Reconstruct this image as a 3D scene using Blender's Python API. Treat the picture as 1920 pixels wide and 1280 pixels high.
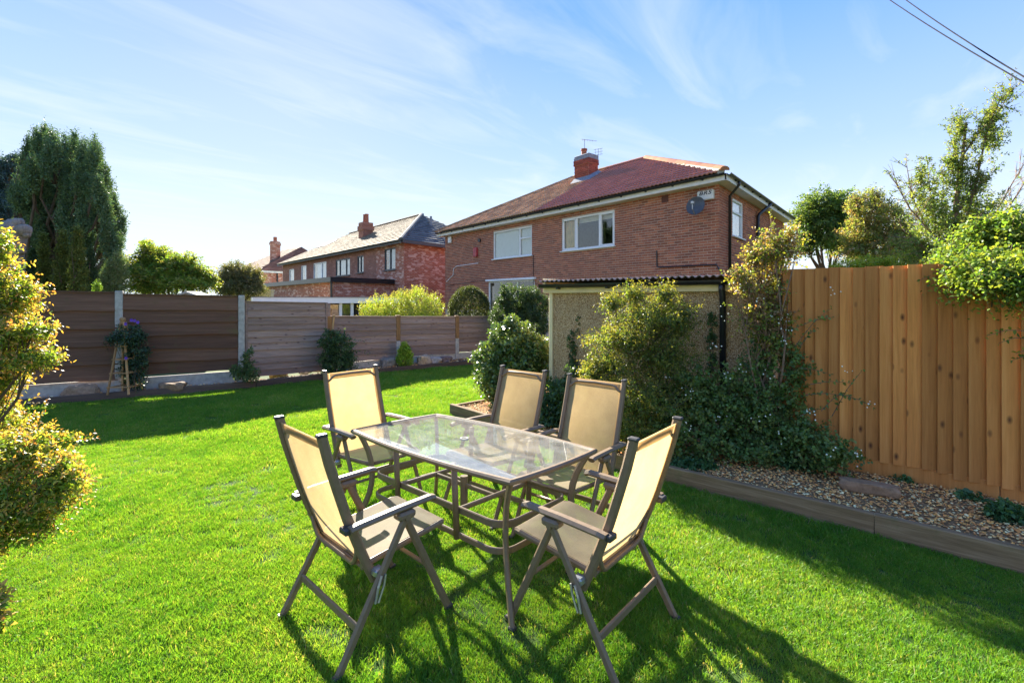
import bpy, bmesh, math, random
import numpy as np
from mathutils import Vector, Matrix, Quaternion

for o in list(bpy.data.objects):
    bpy.data.objects.remove(o)
SC = bpy.context.scene
COL = SC.collection
R = math.radians

# ------------------------------------------------------------------ camera
F = 880.0            # focal length in pixels of the 1920 px wide photograph
HC = 1.65            # eye height
HV = 562.0           # horizon row
cam_d = bpy.data.cameras.new('camera')
cam = bpy.data.objects.new('camera', cam_d)
COL.objects.link(cam)
cam.location = (0, 0, HC)
cam.rotation_euler = (R(90), 0, 0)
cam_d.sensor_width = 36.0
cam_d.lens = F / 1920 * 36.0
cam_d.shift_y = (HV - 640) / 1920.0
cam_d.clip_start = 0.05
cam_d.clip_end = 3000
SC.camera = cam

# ------------------------------------------------------------------ light
SUN_AZ = R(25.5)     # left of the view direction
SUN_EL = R(27.5)
to_sun = Vector((-math.sin(SUN_AZ) * math.cos(SUN_EL), math.cos(SUN_AZ) * math.cos(SUN_EL), math.sin(SUN_EL)))
sd = bpy.data.lights.new('sun', 'SUN')
sd.energy = 3.35
sd.angle = R(0.55)
sd.color = (1.0, 0.93, 0.80)
sun = bpy.data.objects.new('sun', sd)
COL.objects.link(sun)
sun.rotation_euler = to_sun.to_track_quat('Z', 'Y').to_euler()

W = bpy.data.worlds.new('World')
SC.world = W
W.use_nodes = True
wt = W.node_tree
for n in list(wt.nodes):
    wt.nodes.remove(n)
def wn(t, **k):
    n = wt.nodes.new(t)
    for a, b in k.items():
        setattr(n, a, b)
    return n
w_out = wn('ShaderNodeOutputWorld')
w_bg = wn('ShaderNodeBackground')
w_bg.inputs['Strength'].default_value = 0.10
w_sky = wn('ShaderNodeTexSky', sky_type='NISHITA', sun_disc=False, sun_elevation=SUN_EL, sun_rotation=-SUN_AZ,
           altitude=0, air_density=1.0, dust_density=0.4, ozone_density=2.2)
# thin cirrus: noise on the direction projected to a high flat layer
w_tc = wn('ShaderNodeTexCoord')
w_sep = wn('ShaderNodeSeparateXYZ')
wt.links.new(w_tc.outputs['Generated'], w_sep.inputs[0])
w_zc = wn('ShaderNodeMath', operation='MAXIMUM'); w_zc.inputs[1].default_value = 0.06
wt.links.new(w_sep.outputs['Z'], w_zc.inputs[0])
w_div = wn('ShaderNodeVectorMath', operation='DIVIDE')
w_cmb = wn('ShaderNodeCombineXYZ')
for i in range(3):
    wt.links.new(w_zc.outputs[0], w_cmb.inputs[i])
wt.links.new(w_tc.outputs['Generated'], w_div.inputs[0])
wt.links.new(w_cmb.outputs[0], w_div.inputs[1])
w_map = wn('ShaderNodeMapping', vector_type='TEXTURE')
w_map.inputs['Rotation'].default_value = (0, 0, R(50))
w_map.inputs['Scale'].default_value = (2.2, 0.75, 1.0)
w_map.inputs['Location'].default_value = (0.35, 0.6, 0.0)
wt.links.new(w_div.outputs[0], w_map.inputs[0])
w_n1 = wn('ShaderNodeTexNoise')
w_n1.inputs['Scale'].default_value = 1.7; w_n1.inputs['Detail'].default_value = 9.0
w_n1.inputs['Roughness'].default_value = 0.58; w_n1.inputs['Distortion'].default_value = 0.7
wt.links.new(w_map.outputs[0], w_n1.inputs['Vector'])
w_cr = wn('ShaderNodeValToRGB')
w_cr.color_ramp.elements[0].position = 0.48; w_cr.color_ramp.elements[0].color = (0, 0, 0, 1)
w_cr.color_ramp.elements[1].position = 0.72; w_cr.color_ramp.elements[1].color = (1, 1, 1, 1)
wt.links.new(w_n1.outputs['Fac'], w_cr.inputs[0])
w_amt = wn('ShaderNodeMath', operation='MULTIPLY'); w_amt.inputs[1].default_value = 0.38
wt.links.new(w_cr.outputs[0], w_amt.inputs[0])
w_gr = wn('ShaderNodeMixRGB', blend_type='MULTIPLY')           # the photograph's sky is a cleaner, deeper blue
w_gr.inputs[0].default_value = 1.0
w_gr.inputs[2].default_value = (0.67, 0.95, 1.38, 1)
# the photograph holds a wide brightness range: the sky's own glare is evened out, its hues kept
w_bw = wn('ShaderNodeRGBToBW'); wt.links.new(w_sky.outputs[0], w_bw.inputs[0])
w_pw = wn('ShaderNodeMath', operation='POWER'); wt.links.new(w_bw.outputs[0], w_pw.inputs[0]); w_pw.inputs[1].default_value = -0.80
w_pk = wn('ShaderNodeMath', operation='MULTIPLY'); wt.links.new(w_pw.outputs[0], w_pk.inputs[0]); w_pk.inputs[1].default_value = 0.60
w_sc = wn('ShaderNodeVectorMath', operation='SCALE'); wt.links.new(w_sky.outputs[0], w_sc.inputs[0]); wt.links.new(w_pk.outputs[0], w_sc.inputs['Scale'])
wt.links.new(w_sc.outputs[0], w_gr.inputs[1])
w_hz = wn('ShaderNodeValToRGB')                                  # pale air low down, all round
for i_, (p_, c_) in enumerate(((0.0, 0.95), (0.12, 0.74), (0.27, 0.36), (0.52, 0.0))):
    e_ = w_hz.color_ramp.elements[i_] if i_ < 2 else w_hz.color_ramp.elements.new(p_)
    e_.position = p_; e_.color = (c_, c_, c_, 1)
wt.links.new(w_sep.outputs['Z'], w_hz.inputs[0])
w_mh = wn('ShaderNodeMixRGB', blend_type='MIX')
wt.links.new(w_hz.outputs[0], w_mh.inputs[0]); wt.links.new(w_gr.outputs[0], w_mh.inputs[1]); w_mh.inputs[2].default_value = (1.52, 1.68, 1.80, 1)
w_mix = wn('ShaderNodeMixRGB', blend_type='MIX')
wt.links.new(w_amt.outputs[0], w_mix.inputs[0])
wt.links.new(w_mh.outputs[0], w_mix.inputs[1])
w_mix.inputs[2].default_value = (1.35, 1.46, 1.62, 1)
wt.links.new(w_mix.outputs[0], w_bg.inputs['Color'])
wt.links.new(w_bg.outputs[0], w_out.inputs[0])

SC.view_settings.view_transform = 'Standard'
SC.view_settings.look = 'None'
SC.view_settings.gamma = 1.0
SC.view_settings.use_curve_mapping = False
SC.view_settings.exposure = 2.9
SC.render.engine = 'CYCLES'
SC.cycles.max_bounces = 10
SC.cycles.transparent_max_bounces = 16
SC.cycles.diffuse_bounces = 4

# ------------------------------------------------------------------ helpers
def at(u, v, Y):
    """photograph pixel + distance -> point in the place"""
    return Vector(((u - 960) / F * Y, Y, HC - (v - HV) / F * Y))
def gnd(u, v, z=0.0):
    Y = F * (HC - z) / (v - HV)
    return Vector(((u - 960) / F * Y, Y, z))

def tag(o, label=None, cat=None, group=None, kind=None):
    if label: o['label'] = label
    if cat: o['category'] = cat
    if group: o['group'] = group
    if kind: o['kind'] = kind
    return o
def empty(name, loc, label=None, cat=None, group=None, rz=0.0):
    o = bpy.data.objects.new(name, None)
    o.empty_display_size = 0.2
    COL.objects.link(o)
    o.location = loc
    o.rotation_euler = (0, 0, rz)
    return tag(o, label, cat, group)
def root_of(o):
    while o.parent: o = o.parent
    return o
def copy_tree(o, parent=None):
    c = o.copy(); COL.objects.link(c); c.parent = parent
    for ch in o.children:
        copy_tree(ch, c)
    return c

class Frame:
    """a wall's own axes: x along it, y out of it, z up"""
    def __init__(s, o, d):
        s.o = Vector(o); s.d = Vector((d[0], d[1], 0)).normalized()
        s.n = Vector((-s.d.y, s.d.x, 0)); s.ang = math.atan2(s.d.y, s.d.x)
    def w(s, x, y, z): return s.o + s.d * x + s.n * y + Vector((0, 0, z))
    def hit(s, u, v=None, y=0.0):
        """x (and z) where the sight line through pixel u (v) meets the wall plane"""
        k = (u - 960) / F
        ox, oy = s.o.x + s.n.x * y, s.o.y + s.n.y * y
        x = (k * oy - ox) / (s.d.x - k * s.d.y)
        if v is None: return x
        Y = oy + s.d.y * x
        return x, HC - (v - HV) / F * Y

def finish(me, name, mat, parent=None, frame=None, loc=None, smooth=False, world=True):
    o = bpy.data.objects.new(name, me)
    COL.objects.link(o)
    if mat is not None:
        for m in (mat if isinstance(mat, (list, tuple)) else [mat]):
            me.materials.append(m)
    if smooth:
        me.polygons.foreach_set('use_smooth', [True] * len(me.polygons))
    if parent is not None:
        o.parent = parent
    if frame is not None:
        o.rotation_euler = (0, 0, frame.ang)
        o.location = frame.o - (root_of(parent).location if parent is not None else Vector())
    elif loc is not None:
        o.location = loc
    return o

class MB:
    """collects shapes; build() links them as ONE mesh object"""
    def __init__(s): s.v = []; s.f = []; s.c = []
    def add(s, vs, fs, col=None):
        b = len(s.v)
        s.v += [tuple(p) for p in vs]
        s.f += [tuple(i + b for i in f) for f in fs]
        s.c += [col or (1, 1, 1)] * len(vs)
        return s
    def box(s, lo, hi, col=None):
        x0, y0, z0 = lo; x1, y1, z1 = hi
        return s.add([(x0,y0,z0),(x1,y0,z0),(x1,y1,z0),(x0,y1,z0),(x0,y0,z1),(x1,y0,z1),(x1,y1,z1),(x0,y1,z1)],
                     [(0,3,2,1),(4,5,6,7),(0,1,5,4),(1,2,6,5),(2,3,7,6),(3,0,4,7)], col)
    def cbox(s, c, h, b=0.004, M=None, col=None):
        """box with chamfered edges; c centre, h half sizes, M 3x3"""
        pts = []; 
        bm = bmesh.new()
        bmesh.ops.create_cube(bm, size=2)
        for v in bm.verts: v.co = Vector((v.co.x*h[0], v.co.y*h[1], v.co.z*h[2]))
        bmesh.ops.bevel(bm, geom=bm.edges[:], offset=b, segments=1, affect='EDGES')
        bm.verts.index_update()
        vs = [(M @ v.co if M else v.co) + Vector(c) for v in bm.verts]
        fs = [[v.index for v in f.verts] for f in bm.faces]
        bm.free()
        return s.add(vs, fs, col)
    def quad(s, a, b, c, d, col=None): return s.add([a, b, c, d], [(0, 1, 2, 3)], col)
    def poly(s, pts, col=None): return s.add(pts, [tuple(range(len(pts)))], col)
    def prism(s, pts2, z0, z1, col=None):
        n = len(pts2)
        vs = [(p[0], p[1], z0) for p in pts2] + [(p[0], p[1], z1) for p in pts2]
        fs = [tuple(range(n - 1, -1, -1)), tuple(range(n, 2 * n))]
        fs += [(i, (i + 1) % n, (i + 1) % n + n, i + n) for i in range(n)]
        return s.add(vs, fs, col)
    def tube(s, pts, r, n=8, col=None, cap=True, sx=1.0, up=None):
        """round (or oval: sx) tube through pts; r number or list"""
        pts = [Vector(p) for p in pts]; m = len(pts)
        rs = r if isinstance(r, (list, tuple)) else [r] * m
        vs = []; prev = None
        for i, p in enumerate(pts):
            t = (pts[min(i + 1, m - 1)] - pts[max(i - 1, 0)]).normalized()
            if prev is None:
                a = Vector(up) if up is not None else (Vector((0, 0, 1)) if abs(t.z) < 0.9 else Vector((1, 0, 0)))
                e1 = (a - t * a.dot(t)).normalized()
            else:
                e1 = prev - t * prev.dot(t)
                e1 = e1.normalized() if e1.length > 1e-6 else t.orthogonal().normalized()
            prev = e1; e2 = t.cross(e1)
            for k in range(n):
                th = 2 * math.pi * k / n
                vs.append(p + e1 * (rs[i] * math.cos(th)) + e2 * (rs[i] * sx * math.sin(th)))
        fs = []
        for i in range(m - 1):
            for k in range(n):
                a, b = i * n + k, i * n + (k + 1) % n
                fs.append((a, b, b + n, a + n))
        if cap:
            fs.append(tuple(range(n - 1, -1, -1))); fs.append(tuple(range((m - 1) * n, m * n)))
        return s.add(vs, fs, col)
    def bar(s, pts, w, h, up=(0, 0, 1), b=0.25, col=None):
        """rectangular bar with softened corners; w across, h along `up`"""
        pts = [Vector(p) for p in pts]; m = len(pts); up = Vector(up)
        c = min(w, h) * b
        prof = [(-w/2+c,-h/2),(w/2-c,-h/2),(w/2,-h/2+c),(w/2,h/2-c),(w/2-c,h/2),(-w/2+c,h/2),(-w/2,h/2-c),(-w/2,-h/2+c)]
        vs = []
        for i, p in enumerate(pts):
            t = (pts[min(i + 1, m - 1)] - pts[max(i - 1, 0)]).normalized()
            sd_ = t.cross(up)
            sd_ = sd_.normalized() if sd_.length > 1e-5 else t.orthogonal().normalized()
            u2 = sd_.cross(t)
            for a, q in prof: vs.append(p + sd_ * a + u2 * q)
        fs = []
        for i in range(m - 1):
            for k in range(8):
                a, q = i * 8 + k, i * 8 + (k + 1) % 8
                fs.append((a, q, q + 8, a + 8))
        fs.append(tuple(range(7, -1, -1))); fs.append(tuple(range((m - 1) * 8, m * 8)))
        return s.add(vs, fs, col)
    def mesh(s, name, origin=None):
        me = bpy.data.meshes.new(name)
        vs = s.v if origin is None else [(x - origin[0], y - origin[1], z - origin[2]) for x, y, z in s.v]
        me.from_pydata(vs, [], s.f)
        ca = me.color_attributes.new('col', 'FLOAT_COLOR', 'POINT')
        arr = np.ones((len(s.v), 4), dtype=np.float32)
        if s.v: arr[:, :3] = np.array(s.c, dtype=np.float32)
        ca.data.foreach_set('color', arr.ravel())
        me.update()
        return me
    def build(s, name, mat, parent=None, frame=None, smooth=False, local=False, auto=None):
        """world coordinates unless frame or local; children store theirs relative to the thing's root"""
        org = None
        if frame is None and not local and parent is not None:
            org = root_of(parent).location
        me = s.mesh(name, org)
        bm = bmesh.new(); bm.from_mesh(me)
        bmesh.ops.recalc_face_normals(bm, faces=bm.faces[:]) if len(s.f) < 40000 and auto is None else None
        bm.to_mesh(me); bm.free()
        return finish(me, name, mat, parent, frame, None, smooth)

def np_mesh(name, V, Fa, Ccol=None, mat=None, parent=None, smooth=False):
    """big meshes from arrays (world coordinates)"""
    org = root_of(parent).location if parent is not None else Vector()
    me = bpy.data.meshes.new(name)
    V = V - np.array(org[:])
    me.from_pydata(V.astype(np.float32), np.empty((0, 2), dtype=np.int32), Fa.astype(np.int32))
    if Ccol is not None:
        ca = me.color_attributes.new('col', 'FLOAT_COLOR', 'POINT')
        arr = np.ones((len(V), 4), dtype=np.float32); arr[:, :3] = Ccol
        ca.data.foreach_set('color', arr.ravel())
    me.update()
    return finish(me, name, mat, parent, smooth=smooth)

# ------------------------------------------------------------------ materials
class NT:
    def __init__(s, name):
        s.m = bpy.data.materials.new(name); s.m.use_nodes = True
        s.t = s.m.node_tree; s.p = s.t.nodes['Principled BSDF']; s.out = s.t.nodes['Material Output']
    def n(s, typ, ins=None, **k):
        nd = s.t.nodes.new(typ)
        for a, b in k.items(): setattr(nd, a, b)
        for a, b in (ins or {}).items():
            if isinstance(b, bpy.types.NodeSocket): s.t.links.new(b, nd.inputs[a])
            else: nd.inputs[a].default_value = b
        return nd
    def l(s, a, b): s.t.links.new(a, b)
    def ramp(s, fac, stops):
        nd = s.n('ShaderNodeValToRGB'); e = nd.color_ramp.elements
        while len(e) < len(stops): e.new(0.5)
        for i, (p, c) in enumerate(stops):
            e[i].position = p; e[i].color = (c[0], c[1], c[2], 1) if not isinstance(c, (int, float)) else (c, c, c, 1)
        s.l(fac, nd.inputs[0]); return nd.outputs[0]
    def mix(s, fac, a, b, mode='MIX'):
        nd = s.n('ShaderNodeMixRGB', blend_type=mode)
        for i, x in ((0, fac), (1, a), (2, b)):
            if isinstance(x, bpy.types.NodeSocket): s.l(x, nd.inputs[i])
            else: nd.inputs[i].default_value = x if i == 0 else (x[0], x[1], x[2], 1)
        return nd.outputs[0]
    def noise(s, vec, scale, detail=4, rough=0.55, dist=0.0):
        nd = s.n('ShaderNodeTexNoise', {'Scale': scale, 'Detail': detail, 'Roughness': rough, 'Distortion': dist})
        if vec is not None: s.l(vec, nd.inputs['Vector'])
        return nd.outputs['Fac']
    def obj(s, scale=(1, 1, 1), rnd=True):
        tc = s.n('ShaderNodeTexCoord')
        mp = s.n('ShaderNodeMapping', {'Scale': scale}); s.l(tc.outputs['Object'], mp.inputs['Vector'])
        if rnd:
            oi = s.n('ShaderNodeObjectInfo')
            ml = s.n('ShaderNodeMath', {1: 37.0}, operation='MULTIPLY'); s.l(oi.outputs['Random'], ml.inputs[0])
            cb = s.n('ShaderNodeCombineXYZ'); 
            for i in range(3): s.l(ml.outputs[0], cb.inputs[i])
            ad = s.n('ShaderNodeVectorMath', operation='ADD'); s.l(mp.outputs[0], ad.inputs[0]); s.l(cb.outputs[0], ad.inputs[1])
            return ad.outputs[0]
        return mp.outputs[0]
    def rand(s): return s.n('ShaderNodeObjectInfo').outputs['Random']
    def bump(s, h, strength=0.3, dist=0.01):
        b = s.n('ShaderNodeBump', {'Strength': strength, 'Distance': dist}); s.l(h, b.inputs['Height']); s.l(b.outputs[0], s.p.inputs['Normal'])
    def set(s, base=None, rough=None, spec=None, metal=None):
        for k, x in (('Base Color', base), ('Roughness', rough), ('Specular IOR Level', spec), ('Metallic', metal)):
            if x is None: continue
            if isinstance(x, bpy.types.NodeSocket): s.l(x, s.p.inputs[k])
            elif k == 'Base Color': s.p.inputs[k].default_value = (x[0], x[1], x[2], 1)
            else: s.p.inputs[k].default_value = x
        return s

def m_plain(name, c, rough=0.6, spec=0.4, metal=0.0, var=0.25, scale=9.0, bump=0.0):
    """painted / metal / plastic surface with slight wear"""
    t = NT(name)
    f = t.noise(t.obj(), scale, 5, 0.6)
    a = [x * (1 - var) for x in c]; b = [min(1, x * (1 + var)) for x in c]
    t.set(t.ramp(f, [(0.3, a), (0.7, b)]), None, spec, metal)
    r = t.ramp(t.noise(t.obj(), scale * 2.3, 3), [(0.3, max(0.02, rough - 0.08)), (0.7, min(1, rough + 0.08))])
    t.set(rough=r)
    if bump: t.bump(f, bump, 0.01)
    return t.m
def m_wood(name, stops, axis=0, rough=0.75, grain=26.0, stretch=0.06, knots=None, bump=0.35, moss=None):
    """boards: grain along `axis` in the board's own coordinates, each board its own tone"""
    t = NT(name)
    sc = [1, 1, 1]; sc[axis] = stretch
    v = t.obj(sc)
    g = t.noise(v, grain, 7, 0.62, 0.6)
    fine = t.noise(v, grain * 5, 3, 0.6)
    g2 = t.mix(0.35, g, fine)
    col = t.ramp(g2, stops)
    tone = t.ramp(t.rand(), [(0.0, (0.74, 0.72, 0.70)), (1.0, (1.18, 1.16, 1.12))])
    col = t.mix(1.0, col, tone, 'MULTIPLY')
    if knots:
        sc2 = [9.5, 0.01, 9.5]; sc2[axis] = 4.6
        vo = t.n('ShaderNodeTexVoronoi', {'Scale': 1.0, 'Randomness': 1.0}); t.l(t.obj(sc2), vo.inputs['Vector'])
        k = t.ramp(vo.outputs['Distance'], [(0.03, 1.0), (0.10, 0.6), (0.19, 0.0)])
        col = t.mix(k, col, knots)
    if moss:
        mm = t.ramp(t.noise(t.obj(), 3.0, 6, 0.7), [(0.55, 0.0), (0.75, 0.7)])
        col = t.mix(mm, col, moss)
    t.set(col, rough, 0.25)
    t.bump(g2, bump, 0.004)
    return t.m
def m_leaf(name, trans=0.42, rough=0.45, spec=0.35, tint=(1.25, 1.15, 0.45)):
    t = NT(name)
    a = t.n('ShaderNodeAttribute', attribute_name='col')
    t.set(a.outputs['Color'], rough, spec)
    tr = t.n('ShaderNodeBsdfTranslucent')
    t.l(t.mix(1.0, a.outputs['Color'], tint, 'MULTIPLY'), tr.inputs['Color'])
    mx = t.n('ShaderNodeMixShader', {0: trans})
    t.l(t.p.outputs[0], mx.inputs[1]); t.l(tr.outputs[0], mx.inputs[2]); t.l(mx.outputs[0], t.out.inputs[0])
    return t.m
def m_attr(name, rough=0.85, spec=0.25, bump=0.3, scale=60, var=0.3, extra=None):
    """colour carried by the pieces themselves, plus grain"""
    t = NT(name)
    a = t.n('ShaderNodeAttribute', attribute_name='col')
    ge = t.n('ShaderNodeNewGeometry')
    f = t.noise(ge.outputs['Position'], scale, 4, 0.65)
    c = t.mix(1.0, a.outputs['Color'], t.ramp(f, [(0.25, (1 - var,) * 3), (0.75, (1 + var,) * 3)]), 'MULTIPLY')
    if extra:
        k = t.ramp(t.noise(ge.outputs['Position'], extra[0], 6, 0.7), [(extra[1], 0.0), (extra[2], extra[3])])
        c = t.mix(k, c, extra[4])
    t.set(c, rough, spec)
    t.bump(f, bump, 0.004)
    return t.m
def m_glass(name, tint=(0.9, 0.95, 0.95), refl=1.0, rough=0.01, dust=0.0):
    """window or table pane: clear, reflecting more at a slant"""
    t = NT(name)
    t.t.nodes.remove(t.p)
    gb_ = t.n('ShaderNodeNewGeometry'); io = t.n('ShaderNodeMath', {1: 1 / 1.52 - 1.52, 2: 1.52}, operation='MULTIPLY_ADD'); t.l(gb_.outputs['Backfacing'], io.inputs[0])   # same reflection from both faces
    fr = t.n('ShaderNodeFresnel'); t.l(io.outputs[0], fr.inputs['IOR'])
    ml = t.n('ShaderNodeMath', {1: refl}, operation='MULTIPLY', use_clamp=True); t.l(fr.outputs[0], ml.inputs[0])
    tr = t.n('ShaderNodeBsdfTransparent', {'Color': (tint[0], tint[1], tint[2], 1)})
    gl = t.n('ShaderNodeBsdfGlossy', {'Roughness': rough, 'Color': (1, 1, 1, 1)})
    mx = t.n('ShaderNodeMixShader'); t.l(ml.outputs[0], mx.inputs[0]); t.l(tr.outputs[0], mx.inputs[1]); t.l(gl.outputs[0], mx.inputs[2])
    last = mx.outputs[0]
    if dust:                                                      # dried rain and dust on the pane
        tc = t.n('ShaderNodeTexCoord')
        k = t.ramp(t.noise(tc.outputs['Object'], 9, 8, 0.7), [(0.35, dust * 0.5), (0.75, dust * 1.8)])
        df = t.n('ShaderNodeBsdfDiffuse', {'Color': (0.75, 0.73, 0.68, 1)}); tl = t.n('ShaderNodeBsdfTranslucent', {'Color': (0.75, 0.73, 0.68, 1)})
        m1 = t.n('ShaderNodeMixShader', {0: 0.5}); t.l(df.outputs[0], m1.inputs[1]); t.l(tl.outputs[0], m1.inputs[2])
        m2 = t.n('ShaderNodeMixShader'); t.l(k, m2.inputs[0]); t.l(last, m2.inputs[1]); t.l(m1.outputs[0], m2.inputs[2]); last = m2.outputs[0]
    t.l(last, t.out.inputs[0])
    return t.m

M = {}
M['leaf'] = m_leaf('leaf')
M['leaf_gloss'] = m_leaf('glossy_leaf', 0.30, 0.28, 0.5)
M['leaf_bright'] = m_leaf('backlit_leaf', 0.52, 0.45, 0.3, (1.38, 1.2, 0.5))
M['needle'] = m_leaf('needle', 0.22, 0.6, 0.2, (1.1, 1.15, 0.6))
M['bark'] = m_wood('bark', [(0.3, (0.06, 0.042, 0.028)), (0.7, (0.17, 0.125, 0.085))], 2, 0.9, 18, 0.25, None, 0.8)
M['bark_grey'] = m_wood('grey_bark', [(0.3, (0.13, 0.11, 0.095)), (0.7, (0.36, 0.32, 0.28))], 2, 0.9, 20, 0.2, None, 0.9)
M['twig'] = m_plain('twig', (0.20, 0.13, 0.08), 0.85, 0.2, 0, 0.35, 20)
M['frame'] = m_plain('taupe_powder_coat', (0.185, 0.13, 0.08), 0.45, 0.3, 0.0, 0.12, 30)
M['plastic'] = m_plain('dark_plastic', (0.05, 0.045, 0.04), 0.5, 0.4)
M['metal'] = m_plain('bare_metal', (0.42, 0.41, 0.39), 0.35, 0.5, 0.7)
M['white'] = m_plain('white_upvc', (0.80, 0.80, 0.78), 0.35, 0.5, 0, 0.05)
M['offwhite'] = m_plain('painted_fascia', (0.72, 0.69, 0.62), 0.5, 0.4, 0, 0.12, 4)
M['cream'] = m_plain('cream_paint', (0.80, 0.64, 0.34), 0.6, 0.35, 0, 0.14, 3.5)
M['black'] = m_plain('black_gutter_plastic', (0.018, 0.018, 0.02), 0.35, 0.5)
M['cable'] = m_plain('cable_sheath', (0.03, 0.03, 0.032), 0.95, 0.05)
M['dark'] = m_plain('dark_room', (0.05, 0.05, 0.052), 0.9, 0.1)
M['grey_frame'] = m_plain('anthracite_frame', (0.07, 0.075, 0.08), 0.45, 0.4)
M['concrete'] = m_plain('concrete', (0.40, 0.375, 0.33), 0.9, 0.2, 0, 0.22, 14, 0.25)
M['lead'] = m_plain('lead_flashing', (0.20, 0.22, 0.25), 0.55, 0.4, 0.2)
M['pane'] = m_glass('window_glass', (0.9, 0.93, 0.92), 1.4)
M['table_glass'] = m_glass('table_glass', (0.96, 0.975, 0.965), 1.0, 0.02, 0.13)
M['mortar'] = m_plain('mortar', (0.56, 0.44, 0.35), 0.95, 0.1, 0, 0.2, 30, 0.3)
M['brick'] = m_attr('brick', 0.9, 0.15, 0.5, 45, 0.28)
M['tile'] = m_attr('roof_tile', 0.9, 0.10, 0.15, 40, 0.10)
M['stone'] = m_attr('stone', 0.85, 0.25, 0.6, 22, 0.35)
M['pebble'] = m_attr('pebble', 0.75, 0.3, 0.2, 90, 0.25)
M['terracotta'] = m_plain('terracotta', (0.38, 0.13, 0.075), 0.8, 0.2, 0, 0.25, 10, 0.2)
# ================================================================== GROUND
rng = np.random.default_rng(11)
random.seed(5)

def ground_mat():
    t = NT('rough_ground')
    ge = t.n('ShaderNodeNewGeometry')
    f = t.noise(ge.outputs['Position'], 1.3, 7, 0.65)
    t.set(t.ramp(f, [(0.3, (0.035, 0.06, 0.018)), (0.7, (0.09, 0.11, 0.035))]), 0.95, 0.1)
    t.bump(f, 0.5, 0.05)
    return t.m
def soil_mat(name, a, b):
    t = NT(name)
    ge = t.n('ShaderNodeNewGeometry')
    f = t.noise(ge.outputs['Position'], 24, 7, 0.7)
    t.set(t.ramp(f, [(0.3, a), (0.7, b)]), 0.95, 0.1)
    t.bump(f, 0.8, 0.02)
    return t.m
M['ground'] = ground_mat()
M['turf'] = soil_mat('turf_soil', (0.028, 0.055, 0.012), (0.075, 0.13, 0.028))
M['soil'] = soil_mat('garden_soil', (0.045, 0.032, 0.022), (0.17, 0.12, 0.08))

g = MB(); g.quad((-900, -900, -0.06), (900, -900, -0.06), (900, 900, -0.06), (-900, 900, -0.06))
tag(g.build('ground', M['ground']), kind='structure')

# lawn outline: left edging, far end, corner bed, right edging, then round behind the camera
KL = [(-11.6, 4.7), (-9.5, 5.98), (-7.375, 7.26), (-4.8, 8.8), (-2.93, 10.45), (-1.0, 11.9), (0.4, 12.95)]
KR = [(1.25, 8.65), (-0.875, 6.75), (1.0, 4.58), (3.09, 2.83), (5.2, 1.06)]
LAWN = [(-12, -5)] + KL + KR + [(9, -5)]
def fill(name, pts, z, mat, kind='structure'):
    bm = bmesh.new()
    vs = [bm.verts.new((p[0], p[1], z)) for p in pts]
    es = [bm.edges.new((vs[i], vs[(i + 1) % len(vs)])) for i in range(len(vs))]
    bmesh.ops.triangle_fill(bm, edges=es, use_beauty=True)
    bmesh.ops.recalc_face_normals(bm, faces=bm.faces[:])
    for f in bm.faces:
        if f.normal.z < 0: f.normal_flip()
    me = bpy.data.meshes.new(name); bm.to_mesh(me); bm.free()
    return tag(finish(me, name, mat), kind=kind)
fill('lawn', LAWN, 0.0, M['turf'])

def inside(px, py, poly):
    c = np.zeros(len(px), dtype=bool); n = len(poly)
    for i in range(n):
        x0, y0 = poly[i]; x1, y1 = poly[(i + 1) % n]
        cond = ((y0 > py) != (y1 > py)) & (px < (x1 - x0) * (py - y0) / ((y1 - y0) if y1 != y0 else 1e-9) + x0)
        c ^= cond
    return c

# ------------------------------------------------------------------ grass (stuff)
def grass_mat():
    t = NT('grass_blade')
    a = t.n('ShaderNodeAttribute', attribute_name='col')
    ge = t.n('ShaderNodeNewGeometry')
    big = t.noise(ge.outputs['Position'], 1.1, 5, 0.6)
    sm = t.noise(ge.outputs['Position'], 6.5, 4, 0.6)
    tone = t.ramp(t.mix(0.45, big, sm), [(0.36, (0.58, 0.76, 0.75)), (0.49, (1.0, 1.0, 1.0)), (0.61, (1.42, 1.14, 1.5))])
    c = t.mix(1.0, a.outputs['Color'], tone, 'MULTIPLY')
    t.set(c, 0.5, 0.22)
    tr = t.n('ShaderNodeBsdfTranslucent')
    t.l(t.mix(1.0, c, (1.55, 1.35, 0.45), 'MULTIPLY'), tr.inputs['Color'])
    mx = t.n('ShaderNodeMixShader', {0: 0.45})
    t.l(t.p.outputs[0], mx.inputs[1]); t.l(tr.outputs[0], mx.inputs[2]); t.l(mx.outputs[0], t.out.inputs[0])
    return t.m
M['grass'] = grass_mat()
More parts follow.
